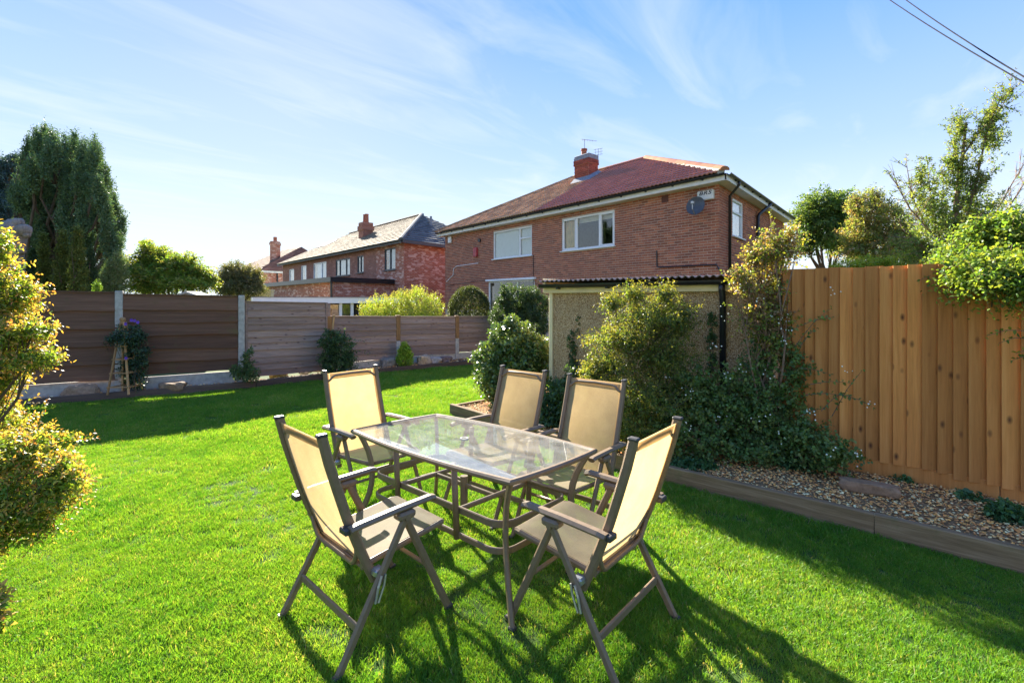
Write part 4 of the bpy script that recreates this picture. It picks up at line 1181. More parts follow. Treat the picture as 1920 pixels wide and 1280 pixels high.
mb = MB(); rect_wall(mb, 0, XE, 0, mE + .1, [h for h in holes if h[1] <= XE + .01]); mb.build('extension_wall', M['mottled'], mid, frame=FM)
mb = MB(); rect_wall(mb, XE, ML, 0, mE + .1, [h for h in holes if h[0] >= XE - .01], -0.012); mb.build('wall', M['plainbrick'], mid, frame=FM)
mb = MB(); rect_wall(mb, 0, MS, 0, mE + .1, []); mb.build('side_wall', M['mottled'], mid, frame=FMS)
mb = MB(); a_, b_, c_ = FM.w(ML, 0, 0), FM.w(ML, -9, 0), FMS.w(0, 0, 0); up5 = Vector((0, 0, mE))
mb.quad(a_, b_, b_ + up5, a_ + up5); mb.quad(b_, c_, c_ + up5, b_ + up5); mb.build('rear_wall', M['brick'], mid)
for i, h in enumerate(mw):
    o = window(mid, FM, h, ((0.5,), (0.5,), (0.28, 0.72), (0.36, ), (), ())[i], (), 0.07, -0.06, 'grey_frame' if i < 3 else 'white')
    window_room(o, None, h, 0.6, mg=.02)
    a, b, c, d = h
    M.setdefault('net', m_plain('net_curtain', (0.55, 0.58, 0.62), 0.9, 0.1, 0, 0.15, 3))
    drape(o, a + .05, b - .05, c + .05, d - .05, -0.28, 'net_curtain', M['net'], max(3, int((b - a) * 5)), 0.02)
mo = 0.35; mz = mE + 0.12; mp = 0.56; mry = -4.3
zrm = mz + mp * (mo - mry)
def solve_x(f, u, y):
    k = (u - 960) / F; ox, oy = f.o.x + f.n.x * y, f.o.y + f.n.y * y
    return (k * oy - ox) / (f.d.x - k * f.d.y)
ax0 = solve_x(FM, 791, mry)
e0, e1 = FM.w(-mo, mo, mz), FM.w(ML + mo, mo, mz)
r0, r1 = FM.w(ax0, mry, zrm), FM.w(ML - 4, mry, zrm)
sb = FMS.w(-.3, mo, mz)
XR = FM.hit(612)
eX, rX = FM.w(XR, mo, mz), FM.w(min(XR, ML - 4.5), mry, zrm)
rowed_roof(mid, 'roof', (e0, eX, rX, r0), 0.34, GRY)
rowed_roof(mid, 'roof', (eX, e1, r1, rX), 0.34, GRY * 1.2)
rowed_roof(mid, 'roof', (sb, e0, r0, r0 + (sb - e0) * 0.001), 0.34, SLT)
mb = MB(); mb.poly([sb, FM.w(ML, -9, mz), r1, r0], (0.16, .14, .12)); mb.poly([FM.w(ML, -9, mz), e1, r1], (0.16, .14, .12)); mb.build('rear_roof', M['tile'], mid)
ridge_run(mid, e0, r0, 15, SLT, 0.15); ridge_run(mid, r0, r1, 24, GRY * .8, 0.13)
mb = MB(); mb.cbox((ML / 2, mo - .02, mE + .05), (ML / 2 + mo, 0.02, 0.08), .004); mb.build('fascia', M['grey_frame'], mid, frame=FM)
mb = MB(); mb.cbox((MS / 2, mo - .02, mE + .05), (MS / 2 + mo, 0.02, 0.08), .004); mb.build('fascia', M['grey_frame'], mid, frame=FMS)
gutter(mid, FM, -mo, ML, mo + .06, mE + .12, 0.06, 'grey_frame')
cx_ = solve_x(FM, 686, -2.2); cz = mz + mp * (mo + 2.2)
mc = MB(); w_ = 0.36; zt_ = 1.65 + (562 - 418) / F * FM.w(cx_, -2.2, 0).y
mc.box((cx_ - w_, -2.2 - .38, cz - 1), (cx_ + w_, -2.2 + .38, zt_)); mc.box((cx_ - w_ - .06, -2.2 - .44, zt_ - .55), (cx_ + w_ + .06, -2.2 + .44, zt_ - .25))
mch = mc.build('chimney', M['plainbrick'], mid, frame=FM)
for dx in (-.15, .15):
    q = MB(); q.tube([(cx_ + dx, -2.2, zt_), (cx_ + dx, -2.2, zt_ + .55), (cx_ + dx, -2.2, zt_ + .6)], [.14, .12, .15], 10); q.build('chimney_pot', M['terracotta'], mch, local=True)
mb = MB(); p = at(808, 424, 29.6); mb.tube([p, p + Vector((0, 0, .62))], .07, 8); mb.build('vent_pipe', M['lead'], mid)
for du in (0, 1.2):
    xk = solve_x(FM, 622, -2.6) + du * 1.1; 
    mb = MB(); a0 = Vector((xk, -2.3, mz + mp * (mo + 2.3) + .09)); mb.box((xk - .35, -2.9, 0), (xk + .35, -1.9, .06))
    mb.v = [(v[0], v[1], v[2] + mz + mp * (mo - v[1]) + .05) for v in mb.v]; mb.build('roof_window', M['lead'], mid, frame=FM)
# flat-roofed rear extension
EC = Vector((-8.56, 22.5, 0)); FE = Frame(EC, md); FES = Frame(EC + ms * 3.6, -ms)
ext = empty('house_extension', EC, 'flat-roofed mottled brick extension below the upstairs windows of the grey-roofed house', 'extension')
mb = MB(); rect_wall(mb, 0, 17, 0, 2.55, []); mb.build('wall', M['mottled'], ext, frame=FE)
mb = MB(); rect_wall(mb, 0, 3.6, 0, 2.55, []); mb.build('side_wall', M['mottled'], ext, frame=FES)
mb = MB(); c0, c1, c2, c3 = FE.w(-.15, .2, 0), FE.w(17, .2, 0), FE.w(17, -3.4, 0), FES.w(0.1, .2, 0)
mb.prism([(c.x, c.y) for c in (c0, c3, c2, c1)], 2.50, 2.74); mb.build('flat_roof', M['black'], ext)
p = FE.w(0, .1, 0); mb = MB(); mb.tube([p, p + Vector((0, 0, 2.55))], .06, 8); mb.build('downpipe', M['black'], ext)

# ================================================================== FAR HOUSE
fc = at(487, 507, 50.0); ez_ = fc.z
FC = Vector((fc.x, fc.y, 0)); fdv = Vector((-0.75, 0.66, 0)).normalized(); fsv = Vector((0.55, 0.835, 0)).normalized()
FF1 = Frame(FC, fdv); FF2 = Frame(FC + fsv * 10, -fsv)
far = empty('brick_house', FC, 'distant small red-brick house with a chimney, leftmost of the houses', 'house')
mb = MB(); rect_wall(mb, 0, 9, 0, ez_, []); mb.build('wall', M['plainbrick'], far, frame=FF1)
mb = MB(); rect_wall(mb, 0, 10, 0, ez_, []); mb.build('side_wall', M['mottled'], far, frame=FF2)
apx = at(565, 463, 56.0); apl = apx + fdv * 4.5
e0, e1, e2 = FF1.w(-.4, .4, ez_), FF1.w(9.4, .4, ez_), FF2.w(-.4, .4, ez_)
FRD = np.array([(0.21, 0.105, 0.075), (0.25, 0.12, 0.08), (0.18, 0.095, 0.07)])
rowed_roof(far, 'roof', (e0, e1, apl, apx), 0.45, FRD * np.array([.95, 1.15, 1.1]), tw=.5)
rowed_roof(far, 'roof', (e2, e0, apx, apx + (e2 - e0) * .001), 0.45, FRD, tw=.5)
mb = MB(); mb.cbox((4.5, .3, ez_ - .1), (4.8, .03, .12), .01); mb.build('fascia', M['offwhite'], far, frame=FF1)
mb = MB(); mb.cbox((5, .3, ez_ - .1), (5.3, .03, .12), .01); mb.build('fascia', M['offwhite'], far, frame=FF2)
q = at(516, 470, 53.5); mb = MB(); mb.cbox((q.x, q.y, q.z - .2), (.40, .4, 1.25), .02); mb.cbox((q.x, q.y, q.z + 0.75), (.46, .46, .15), .02); fch = mb.build('chimney', M['mottled'], far)
mb = MB(); mb.tube([(q.x, q.y, q.z + 1), (q.x, q.y, q.z + 1.55)], .2, 8); mb.build('chimney_pot', M['terracotta'], fch)
p = at(520, 519, 51.5); 
mb = MB(); mb.tube([(p.x, p.y - .0, 0), (p.x, p.y, ez_)], .07, 6); mb.build('downpipe', M['black'], far)

# ================================================================== NEIGHBOUR'S FLAT-ROOFED OUTBUILDING BEHIND THE LEFT FENCE
na, nb_ = at(474, 562, 14.0), at(778, 562, 16.5)
FN = Frame((nb_.x, nb_.y, 0), (na.x - nb_.x, na.y - nb_.y)); NLn = math.hypot(na.x - nb_.x, na.y - nb_.y)
nb0 = empty('outbuilding', (nb_.x, nb_.y, 0), 'flat-roofed outbuilding with a white fascia, just behind the faded fence', 'outbuilding')
mb = MB(); mb.box((0, -3, 1.54), (NLn, 0.1, 1.72)); mb.build('fascia', M['white'], nb0, frame=FN)
mb = MB(); mb.box((0, -3.02, 1.722), (NLn, 0.12, 1.74)); mb.build('flat_roof', M['lead'], nb0, frame=FN)
mb = MB(); mb.box((0.05, -2.9, 0), (NLn - .05, -0.35, 1.538)); mb.build('wall', M['dark'], nb0, frame=FN)
for u in (639, 660.5, 560):
    xx = FN.hit(u); mb = MB(); mb.cbox((xx, -0.05, .77), (.045, .045, .768), .006); mb.build('upright', M['white'], nb0, frame=FN)
for u0, u1 in ((612, 637), (641.5, 659)):
    xa, xb = sorted((FN.hit(u0), FN.hit(u1))); mb = MB(); mb.box((xa, -.10, .6), (xb, -.09, 1.5)); mb.build('pane', M['pane'], nb0, frame=FN)
# grey shed roof and rendered wall far behind the dark fence
s = at(353, 546, 13.0)
shed = empty('shed', (s.x, s.y, 0), 'grey shed roof tip just showing above the dark fence', 'shed')
mb = MB(); w = .62; rz = s.z
mb.prism([(s.x - w, s.y), (s.x + w, s.y), (s.x + w, s.y + .4), (s.x - w, s.y + .4)], 0, rz - .2); mb.build('wall', M['concrete'], shed)
mb = MB()
for sg in (-1, 1): mb.add([(s.x, s.y - .1, rz), (s.x + sg * (w + .15), s.y - .1, rz - .27), (s.x + sg * (w + .15), s.y + .5, rz - .27), (s.x, s.y + .5, rz), (s.x, s.y - .1, rz - .05), (s.x + sg * (w + .15), s.y - .1, rz - .32), (s.x + sg * (w + .15), s.y + .5, rz - .32), (s.x, s.y + .5, rz - .05)], [(0,1,2,3),(7,6,5,4),(0,4,5,1),(1,5,6,2),(2,6,7,3)])
mb.add([(s.x, s.y, rz - .04), (s.x - w, s.y, rz - .22), (s.x + w, s.y, rz - .22)], [(0, 1, 2)])
mb.build('roof', M['concrete'], shed)
a, b = at(440, 549, 20.0), at(508, 549, 20.0)
wl = MB(); wl.box((a.x, 20, 0), (b.x, 20.25, at(0, 546, 20).z)); wl.box((a.x - .03, 19.97, at(0, 546, 20).z + .001), (b.x + .03, 20.28, at(0, 546, 20).z + .07))
tag(wl.build('garden_wall', M['cream']), 'plain pale rendered garden wall seen over the fence', 'wall')
# ================================================================== GARDEN FURNITURE
def mesh_fabric():
    t = NT('sling_fabric')
    tc = t.n('ShaderNodeTexCoord')
    weave = t.noise(tc.outputs['Object'], 420, 2, 0.5)
    f = t.noise(tc.outputs['Object'], 7, 5, 0.6)
    c = t.mix(1.0, t.ramp(f, [(0.3, (0.37, 0.29, 0.19)), (0.7, (0.45, 0.36, 0.24))]), t.ramp(weave, [(0.2, (0.72,) * 3), (0.8, (1.15,) * 3)]), 'MULTIPLY')
    t.set(c, 0.7, 0.25)
    t.bump(weave, 0.35, 0.002)
    tr = t.n('ShaderNodeBsdfTranslucent'); t.l(t.mix(1.0, c, (1.5, 1.34, 0.95), 'MULTIPLY'), tr.inputs['Color'])
    mx = t.n('ShaderNodeMixShader', {0: 0.55}); t.l(t.p.outputs[0], mx.inputs[1]); t.l(tr.outputs[0], mx.inputs[2])
    tp = t.n('ShaderNodeBsdfTransparent')
    m2 = t.n('ShaderNodeMixShader', {0: 0.07}); t.l(mx.outputs[0], m2.inputs[1]); t.l(tp.outputs[0], m2.inputs[2])
    t.l(m2.outputs[0], t.out.inputs[0])
    return t.m
M['sling'] = mesh_fabric()
def sheet(rows, th=0.003):
    """fabric from rows of points"""
    n, m = len(rows), len(rows[0]); mb = MB()
    V = [p for r in rows for p in r]
    Fc = [(i*m + j, i*m + j + 1, (i+1)*m + j + 1, (i+1)*m + j) for i in range(n - 1) for j in range(m - 1)]
    return mb.add(V, Fc)
STILE = [(0.215, 0.325), (0.17, 0.42), (0.125, 0.53), (0.075, 0.66), (0.03, 0.80), (-0.01, 0.93), (-0.042, 1.055)]
def stile_y(z):
    for (y0, z0), (y1, z1) in zip(STILE, STILE[1:]):
        if z0 <= z <= z1: return y0 + (y1 - y0) * (z - z0) / (z1 - z0)
    return STILE[-1][0] if z > 1 else STILE[0][0]
def make_chair():
    r = empty('garden_chair', (0, 0, 0))
    X = 0.235
    for s in (-1, 1):
        mb = MB(); mb.bar([(s * X, y, z) for y, z in STILE], 0.030, 0.045, up=(0, 1, 0), b=0.35)
        o = mb.build('back_upright', M['frame'], r, local=True)
        mb = MB(); mb.cbox((s * X, -0.043, 1.058), (0.017, 0.024, 0.008), 0.005); mb.build('end_cap', M['plastic'], o, local=True)
        mb = MB(); mb.bar([(s * 0.285, 0.06, 0.625), (s * 0.285, 0.10, 0.630), (s * 0.285, 0.3, 0.638), (s * 0.285, 0.50, 0.640), (s * 0.285, 0.525, 0.634)], 0.052, 0.028, b=0.45)
        o = mb.build('armrest', M['frame'], r, local=True)
        mb = MB(); mb.cbox((s * 0.262, 0.055, 0.62), (0.03, 0.018, 0.014), 0.005); mb.build('arm_bracket', M['plastic'], o, local=True)
        mb = MB(); mb.bar([(s * 0.272, 0.355, 0.592), (s * 0.272, 0.635, 0.006)], 0.024, 0.040, up=(0, 1, 0), b=0.4)
        o = mb.build('leg', M['frame'], r, local=True)
        mb = MB(); mb.cbox((s * 0.272, 0.636, 0.012), (0.015, 0.022, 0.014), 0.005); mb.build('foot', M['plastic'], o, local=True)
        mb = MB(); mb.bar([(s * 0.298, 0.345, 0.592), (s * 0.298, -0.005, 0.006)], 0.024, 0.042, up=(0, 1, 0), b=0.4)
        o = mb.build('leg', M['frame'], r, local=True)
        mb = MB(); mb.cbox((s * 0.298, -0.006, 0.012), (0.015, 0.022, 0.014), 0.005); mb.build('foot', M['plastic'], o, local=True)
        mb = MB(); mb.cbox((s * 0.285, 0.35, 0.603), (0.032, 0.050, 0.020), 0.012)
        mb.tube([(s * 0.31, 0.35, 0.592), (s * 0.318, 0.35, 0.592)], 0.015, 10)
        mb.build('pivot_bracket', M['frame'], r, local=True)
        mb = MB(); mb.cbox((s * 0.262, 0.215, 0.372), (0.026, 0.026, 0.018), 0.008)
        mb.tube([(s * 0.315, 0.205, 0.375), (s * 0.318, 0.185, 0.33), (s * 0.318, 0.17, 0.265)], 0.006, 6)
        mb.tube([(s * 0.315, 0.225, 0.375), (s * 0.318, 0.215, 0.33), (s * 0.318, 0.185, 0.262)], 0.006, 6)
        mb.build('locking_clip', M['metal'], r, local=True)
        mb = MB(); mb.bar([(s * 0.225, 0.15, 0.405), (s * 0.225, 0.40, 0.428), (s * 0.225, 0.60, 0.448), (s * 0.215, 0.635, 0.445)], 0.024, 0.032, b=0.4); mb.build('seat_rail', M['frame'], r, local=True)
    mb = MB(); mb.tube([(-0.215, 0.637, 0.444), (0, 0.645, 0.442), (0.215, 0.637, 0.444)], 0.013, 8); mb.tube([(-0.213, 0.16, 0.402), (0.213, 0.16, 0.402)], 0.011, 8); mb.build('seat_bar', M['frame'], r, local=True, smooth=True)
    rows = []
    for i in range(11):
        f = i / 10; y = 0.155 + 0.488 * f; z = 0.418 + 0.048 * f - 0.012 * max(0, f - .9) * 10
        rows.append([((-0.222 + 0.444 * j / 8), y, z + 0.004 - 0.014 * math.sin(math.pi * f) * (1 - (2 * j / 8 - 1) ** 2)) for j in range(9)])
    sheet(rows).build('seat', M['sling'], r, local=True, smooth=True, auto=False)
    rows = []
    for i in range(15):
        f = i / 14; z = 0.405 + 0.632 * f
        rows.append([((-0.222 + 0.444 * j / 8), stile_y(z) - 0.002 - 0.018 * math.sin(math.pi * min(1, f * 1.02)) * (1 - (2 * j / 8 - 1) ** 2), z) for j in range(9)])
    bk = sheet(rows).build('backrest', M['sling'], r, local=True, smooth=True, auto=False)
    for s in (0, 1):                                              # doubled sleeves at the sides, folded hem at the top
        sheet([[(p[0], p[1] - 0.004, p[2]) for p in (row[:1] + [tuple((a * .65 + b * .35) for a, b in zip(row[0], row[1]))] if not s else [tuple((a * .65 + b * .35) for a, b in zip(row[8], row[7]))] + row[8:])] for row in rows]).build('hem', M['sling'], bk, local=True, smooth=True, auto=False)
    sheet([[(p[0] * .86, p[1] - 0.006, p[2]) for p in row] for row in rows[-2:]]).build('hem', M['sling'], bk, local=True, smooth=True, auto=False)
    yt = stile_y(1.0)
    mb = MB(); mb.tube([(-0.222, yt + .012, 0.975), (-0.20, yt + .010, 0.985), (-0.175, yt + .004, 1.008), (-0.15, yt, 1.016), (0, yt - .004, 1.020), (0.15, yt, 1.016), (0.175, yt + .004, 1.008), (0.20, yt + .010, 0.985), (0.222, yt + .012, 0.975)], 0.0095, 8)
    mb.build('top_rail', M['frame'], r, local=True, smooth=True)
    mb = MB(); mb.tube([(-X, stile_y(.53) - .004, 0.53), (-0.222, stile_y(.47) - .02, 0.47), (-0.19, stile_y(.42) - .035, 0.42), (-0.15, stile_y(.40) - .035, 0.40), (0.15, stile_y(.40) - .035, 0.40), (0.19, stile_y(.42) - .035, 0.42), (0.222, stile_y(.47) - .02, 0.47), (X, stile_y(.53) - .004, 0.53)], 0.012, 8)
    mb.build('bottom_rail', M['frame'], r, local=True, smooth=True)
    mb = MB(); mb.bar([(-0.296, 0.098, 0.172), (0.296, 0.098, 0.172)], 0.016, 0.040, b=0.3); mb.build('rear_stretcher', M['frame'], r, local=True)
    mb = MB(); mb.tube([(-0.27, 0.50, 0.285), (0.27, 0.50, 0.285)], 0.011, 8); mb.build('front_stretcher', M['frame'], r, local=True, smooth=True)
    return r
chair0 = make_chair()
CH = [((-0.972, 2.235), 43.0, 'tan mesh folding chair at the front left, seen from behind, nearest the orange-tipped shrub'),
      ((0.642, 2.20), -48.5, 'tan mesh folding chair at the front right, seen from behind, nearest the timber edging'),
      ((-1.36, 4.03), 180 - 47.0, 'tan mesh folding chair at the far left end of the table, before the fence'),
      ((0.068, 4.025), 180 + 40.5, 'tan mesh folding chair behind the table, in front of the glossy-leaved shrub'),
      ((0.615, 3.56), 180 + 39.5, 'tan mesh folding chair behind the table, the right one of the rear pair')]
for i, (p, a, lab) in enumerate(CH):
    o = chair0 if i == 0 else copy_tree(chair0)
    o.location = (p[0], p[1], 0); o.rotation_euler = (0, 0, -R(a))      # a: facing, clockwise from straight ahead
    tag(o, lab, 'chair', 'folding garden chairs around the glass table')

# ---- table
TROT = 137.0
tb = empty('garden_table', (-0.325, 3.162, 0), 'rectangular glass-topped garden table with taupe metal frame and curved legs', 'table')
TILT = -0.040                                                     # the lawn falls away, and the table top with it
tb.rotation_euler = (Matrix.Rotation(math.atan(TILT), 3, 'X') @ Matrix.Rotation(R(TROT), 3, 'Z')).to_euler()
def tfoot(x, y):
    return -TILT * (math.sin(R(TROT)) * x + math.cos(R(TROT)) * y)
TL, TWd, TZt = 0.812, 0.402, 0.712                                # half length, half width, top height
def outline(L, Wd, bow, rc, n=14):
    pts = []
    def side(p, q, nx, ny, b):
        for i in range(n):
            f = i / n
            k = b * (1 - (2 * f - 1) ** 2)
            pts.append((p[0] + (q[0] - p[0]) * f + nx * k, p[1] + (q[1] - p[1]) * f + ny * k))
    side((-L, -Wd), (L, -Wd), 0, -1, bow); side((L, -Wd), (L, Wd), 1, 0, bow * .35)
    side((L, Wd), (-L, Wd), 0, 1, bow); side((-L, Wd), (-L, -Wd), -1, 0, bow * .35)
    return pts
def ring(pts, w, h, z, mb):
    n = len(pts); c = 0.3 * min(w, h)
    prof = [(-w/2+c,-h/2),(w/2-c,-h/2),(w/2,-h/2+c),(w/2,h/2-c),(w/2-c,h/2),(-w/2+c,h/2),(-w/2,h/2-c),(-w/2,-h/2+c)]
    V = []
    for i, p in enumerate(pts):
        a, b = Vector(pts[i - 1]), Vector(pts[(i + 1) % n]); t = (b - a).normalized(); nn = Vector((t.y, -t.x))
        ct = (Vector(p) - a).normalized().dot((b - Vector(p)).normalized()); nn = nn / max(.6, math.sqrt((1 + ct) / 2))
        for q, e in prof: V.append((p[0] + nn.x * q, p[1] + nn.y * q, z + e))
    Fc = [(i*8 + k, i*8 + (k+1) % 8, ((i+1) % n)*8 + (k+1) % 8, ((i+1) % n)*8 + k) for i in range(n) for k in range(8)]
    return mb.add(V, Fc)
mb = ring(outline(TL - .02, TWd - .02, 0.055, 0), 0.034, 0.030, TZt - 0.016, MB()); mb.build('rim', M['frame'], tb, local=True)
gp = outline(TL - .034, TWd - .034, 0.055, 0); hole = 0.022
bm = bmesh.new()
vs = [bm.verts.new((p[0], p[1], TZt - 0.009)) for p in gp]; es = [bm.edges.new((vs[i], vs[(i + 1) % len(vs)])) for i in range(len(vs))]
hv = [bm.verts.new((hole * math.cos(2*math.pi*k/16), hole * math.sin(2*math.pi*k/16), TZt - 0.009)) for k in range(16)]; es += [bm.edges.new((hv[i], hv[(i + 1) % 16])) for i in range(16)]
bmesh.ops.triangle_fill(bm, edges=es, use_beauty=True)
for f in bm.faces:
    if f.normal.z < 0: f.normal_flip()
ext_ = bmesh.ops.extrude_face_region(bm, geom=bm.faces[:])
for e in ext_['geom']:
    if isinstance(e, bmesh.types.BMVert): e.co.z += 0.005
bmesh.ops.recalc_face_normals(bm, faces=bm.faces[:])
me = bpy.data.meshes.new('glass_top'); bm.to_mesh(me); bm.free()
finish(me, 'glass_top', M['table_glass'], tb)
mb = MB(); n = 20
V = []
for k in range(n):
    a = 2 * math.pi * k / n
    for rr, z in ((.030, TZt - .012), (.030, TZt + .002), (.019, TZt + .002), (.019, TZt - .012)): V.append((rr * math.cos(a), rr * math.sin(a), z))
mb.add(V, [(k*4 + j, k*4 + (j+1) % 4, ((k+1) % n)*4 + (j+1) % 4, ((k+1) % n)*4 + j) for k in range(n) for j in range(4)]); mb.build('parasol_ring', M['metal'], tb, local=True)
for sx in (-1, 1):
    for sy in (-1, 1):
        path = [(sx * (TL - .05), sy * (TWd - .05), TZt - .03), (sx * (TL - .115), sy * (TWd - .09), TZt - .15), (sx * (TL - .145), sy * (TWd - .11), TZt - .30), (sx * (TL - .13), sy * (TWd - .10), TZt - .45), (sx * (TL - .07), sy * (TWd - .06), TZt - .60), (sx * (TL - .02), sy * (TWd - .03), tfoot(sx * TL, sy * TWd))]
        # smooth the bend
        pp = []
        for i in range(len(path) - 1):
            for f in (0, .5): pp.append(Vector(path[i]).lerp(Vector(path[i + 1]), f))
        pp.append(Vector(path[-1])); pp = [pp[0]] + [(pp[i - 1] + pp[i] * 2 + pp[i + 1]) / 4 for i in range(1, len(pp) - 1)] + [pp[-1]]
        mb = MB(); mb.bar(pp, 0.026, 0.042, up=(sx * .9, sy * .45, 0.01), b=0.35); o = mb.build('leg', M['frame'], tb, local=True)
        mb = MB(); mb.cbox((path[-1][0], path[-1][1], path[-1][2] + .009), (.018, .018, .01), .005); mb.build('foot', M['plastic'], o, local=True)
def rrect(L, Wd, rc, n=7):
    pts = []
    for cx_, cy_, a0 in ((L - rc, -Wd + rc, -90), (L - rc, Wd - rc, 0), (-L + rc, Wd - rc, 90), (-L + rc, -Wd + rc, 180)):
        for k in range(n):
            a = R(a0 + 90 * k / (n - 1)); pts.append((cx_ + rc * math.cos(a), cy_ + rc * math.sin(a)))
    return pts
ring(rrect(TL - .155, TWd - .10, 0.11), 0.016, 0.042, 0.405, MB()).build('stretcher_ring', M['frame'], tb, local=True)
ring(rrect(TL - .155, TWd - .09, 0.11), 0.016, 0.036, 0.265, MB()).build('stretcher_ring', M['frame'], tb, local=True)
for x in (-.30, .30):
    mb = MB(); mb.bar([(x, -TWd + .10, 0.405), (x, TWd - .10, 0.405)], 0.022, 0.03, b=.3); mb.build('cross_bar', M['frame'], tb, local=True)
    for sy in (-1, 1):
        mb = MB(); mb.tube([(x, sy * (TWd - .06), TZt - .03), (x, sy * (TWd - .085), 0.245)], 0.019, 10); mb.build('support_tube', M['frame'], tb, local=True, smooth=True)
mb = MB(); mb.tube([(0, 0, 0.46), (0, 0, 0.22)], 0.026, 12); mb.bar([(-.30, 0, .40), (.30, 0, .40)], .016, .03); mb.build('parasol_sleeve', M['frame'], tb, local=True)
mb = MB(); mb.tube([(-.29, -TWd + .09, .40), (-.15, -TWd + .12, .35), (-.06, -TWd + .14, .40), (.06, -TWd + .14, .36), (.15, -TWd + .12, .35), (.29, -TWd + .09, .40)], .006, 6); mb.build('wire_brace', M['metal'], tb, local=True)

# ================================================================== STONES
def rock(name, c, half, yaw, col, label, cat='rock', seed=1, rough=0.22, flat=0.0, group=None, squash=None):
    bm = bmesh.new(); bmesh.ops.create_icosphere(bm, subdivisions=3, radius=1)
    r = random.Random(seed); ph = [r.uniform(0, 6) for _ in range(6)]
    for v in bm.verts:
        p = v.co.copy()
        p = Vector((math.copysign(abs(p.x) ** .62, p.x), math.copysign(abs(p.y) ** .62, p.y), math.copysign(abs(p.z) ** .55, p.z)))
        d = 1 + rough * (math.sin(3.1 * p.x + ph[0]) * math.sin(2.7 * p.y + ph[1]) * math.sin(2.3 * p.z + ph[2]) + .4 * math.sin(7 * p.x + ph[3]) * math.sin(6 * p.y + ph[4]))
        d += r.uniform(-.03, .03)
        v.co = Vector((p.x * half[0], p.y * half[1], p.z * half[2])) * d
        if flat and v.co.z > half[2] * flat: v.co.z = half[2] * flat + (v.co.z - half[2] * flat) * .12
    me = bpy.data.meshes.new(name); bm.to_mesh(me); bm.free()
    ca = me.color_attributes.new('col', 'FLOAT_COLOR', 'POINT')
    for i in range(len(me.vertices)): ca.data[i].color = (*col, 1)
    o = finish(me, name, M['stone'], loc=Vector(c)); o.rotation_euler = (0, 0, yaw)
    return tag(o, label, cat, group)
p = gnd(1638, 925, .12); rock('slab_stone', (p.x, p.y + .05, 0.155), (0.20, 0.062, 0.062), R(-32), (0.30, 0.185, 0.105), 'dark flat-topped slab of stone lying on the gravel by the tall fence', 'stone', 4, .10, .55)
p = gnd(142, 741, .12); rock('garden_rock', (p.x, p.y + .1, 0.14), (0.22, 0.06, 0.13), R(28), (0.30, 0.20, 0.13), 'brown slab leaning on the gravel board left of the wooden obelisk', 'rock', 5)
p = gnd(316, 728, .12); rock('garden_rock', (p.x, p.y + .1, 0.13), (0.19, 0.12, 0.085), R(20), (0.26, 0.17, 0.10), 'low brown rock right of the wooden obelisk under the dark fence', 'rock', 6)
p = gnd(517, 707, .1); rock('garden_rock', (p.x, p.y + .1, 0.20), (0.17, 0.13, 0.16), R(25), (0.34, 0.24, 0.08), 'mossy yellow-brown rock under the tall faded fence panel', 'rock', 7)
p = gnd(567, 699, .1); rock('garden_rock', (p.x, p.y + .1, 0.17), (0.13, 0.10, 0.11), R(10), (0.36, 0.33, 0.32), 'pale grey pointed rock under the tall faded fence panel', 'rock', 8, .4)
p = gnd(587, 697, .1); rock('garden_rock', (p.x, p.y + .1, 0.15), (0.12, 0.09, 0.07), R(40), (0.36, 0.27, 0.18), 'sandy rock beside the leafy climber at the fence', 'rock', 9)
p = gnd(727, 688, .1); rock('garden_rock', (p.x, p.y + .1, 0.19), (0.17, 0.13, 0.11), R(30), (0.24, 0.21, 0.17), 'grey-brown boulder left of the lime conifer', 'rock', 10)
p = gnd(793, 684, .1); rock('garden_rock', (p.x, p.y + .1, 0.20), (0.16, 0.12, 0.12), R(40), (0.38, 0.29, 0.20), 'rounded sandy boulder just right of the lime conifer', 'rock', 11)
p = gnd(815, 681, .1); rock('garden_rock', (p.x, p.y + .1, 0.16), (0.14, 0.1, 0.08), R(30), (0.34, 0.30, 0.26), 'small pale rock between the sandy boulder and the dark stone', 'rock', 12)
p = gnd(834, 679, .1); rock('garden_rock', (p.x, p.y + .1, 0.16), (0.16, 0.1, 0.08), R(30), (0.15, 0.11, 0.10), 'dark low stone at the right end of the rocks under the low fence', 'rock', 13)

# ================================================================== WOODEN OBELISK AND STAKE
M['trellis'] = m_wood('obelisk_wood', [(0.25, (0.30, 0.155, 0.06)), (0.75, (0.52, 0.32, 0.15))], 2, 0.75, 22, 0.08, None, 0.3)
q = gnd(226, 739, 0.1); ob = empty('garden_obelisk', (q.x, q.y, 0.1), 'wooden ladder-sided plant obelisk carrying the clematis', 'plant support')
ty_ = q.y + .12
top = at(230, 601, ty_)
feet = []
for (dx, dy) in ((-.165, -.06), (.15, -.02), (.17, .24), (-.13, .2)):
    b = Vector((q.x + dx, q.y + dy, 0.1)); e = Vector((top.x + dx * .13, ty_ + dy * .13, top.z - .02)); feet.append((b, e))
    mb = MB(); mb.bar([b, e], .03, .03, up=(0, 1, 0.01), b=.2); mb.build('rail', M['trellis'], ob)
for i in range(4):
    b0, e0_ = feet[i]; b1, e1_ = feet[(i + 1) % 4]
    for f in (.10, .29, .48, .66, .82):
        mb = MB(); a = b0.lerp(e0_, f); c = b1.lerp(e1_, f); d = (c - a).normalized() * .03; mb.bar([a - d, c + d], .016, .018, b=.2); mb.build('rung', M['trellis'], ob)
mb = MB(); mb.tube([top + Vector((0, 0, z)) for z in (-.06, -.03, -.025, .0, .03, .05, .06)], [.03, .032, .018, .04, .045, .03, .008], 12); mb.build('finial', M['trellis'], ob, smooth=True)
a, b = at(622, 640, 9.85), at(626, 594, 9.9)
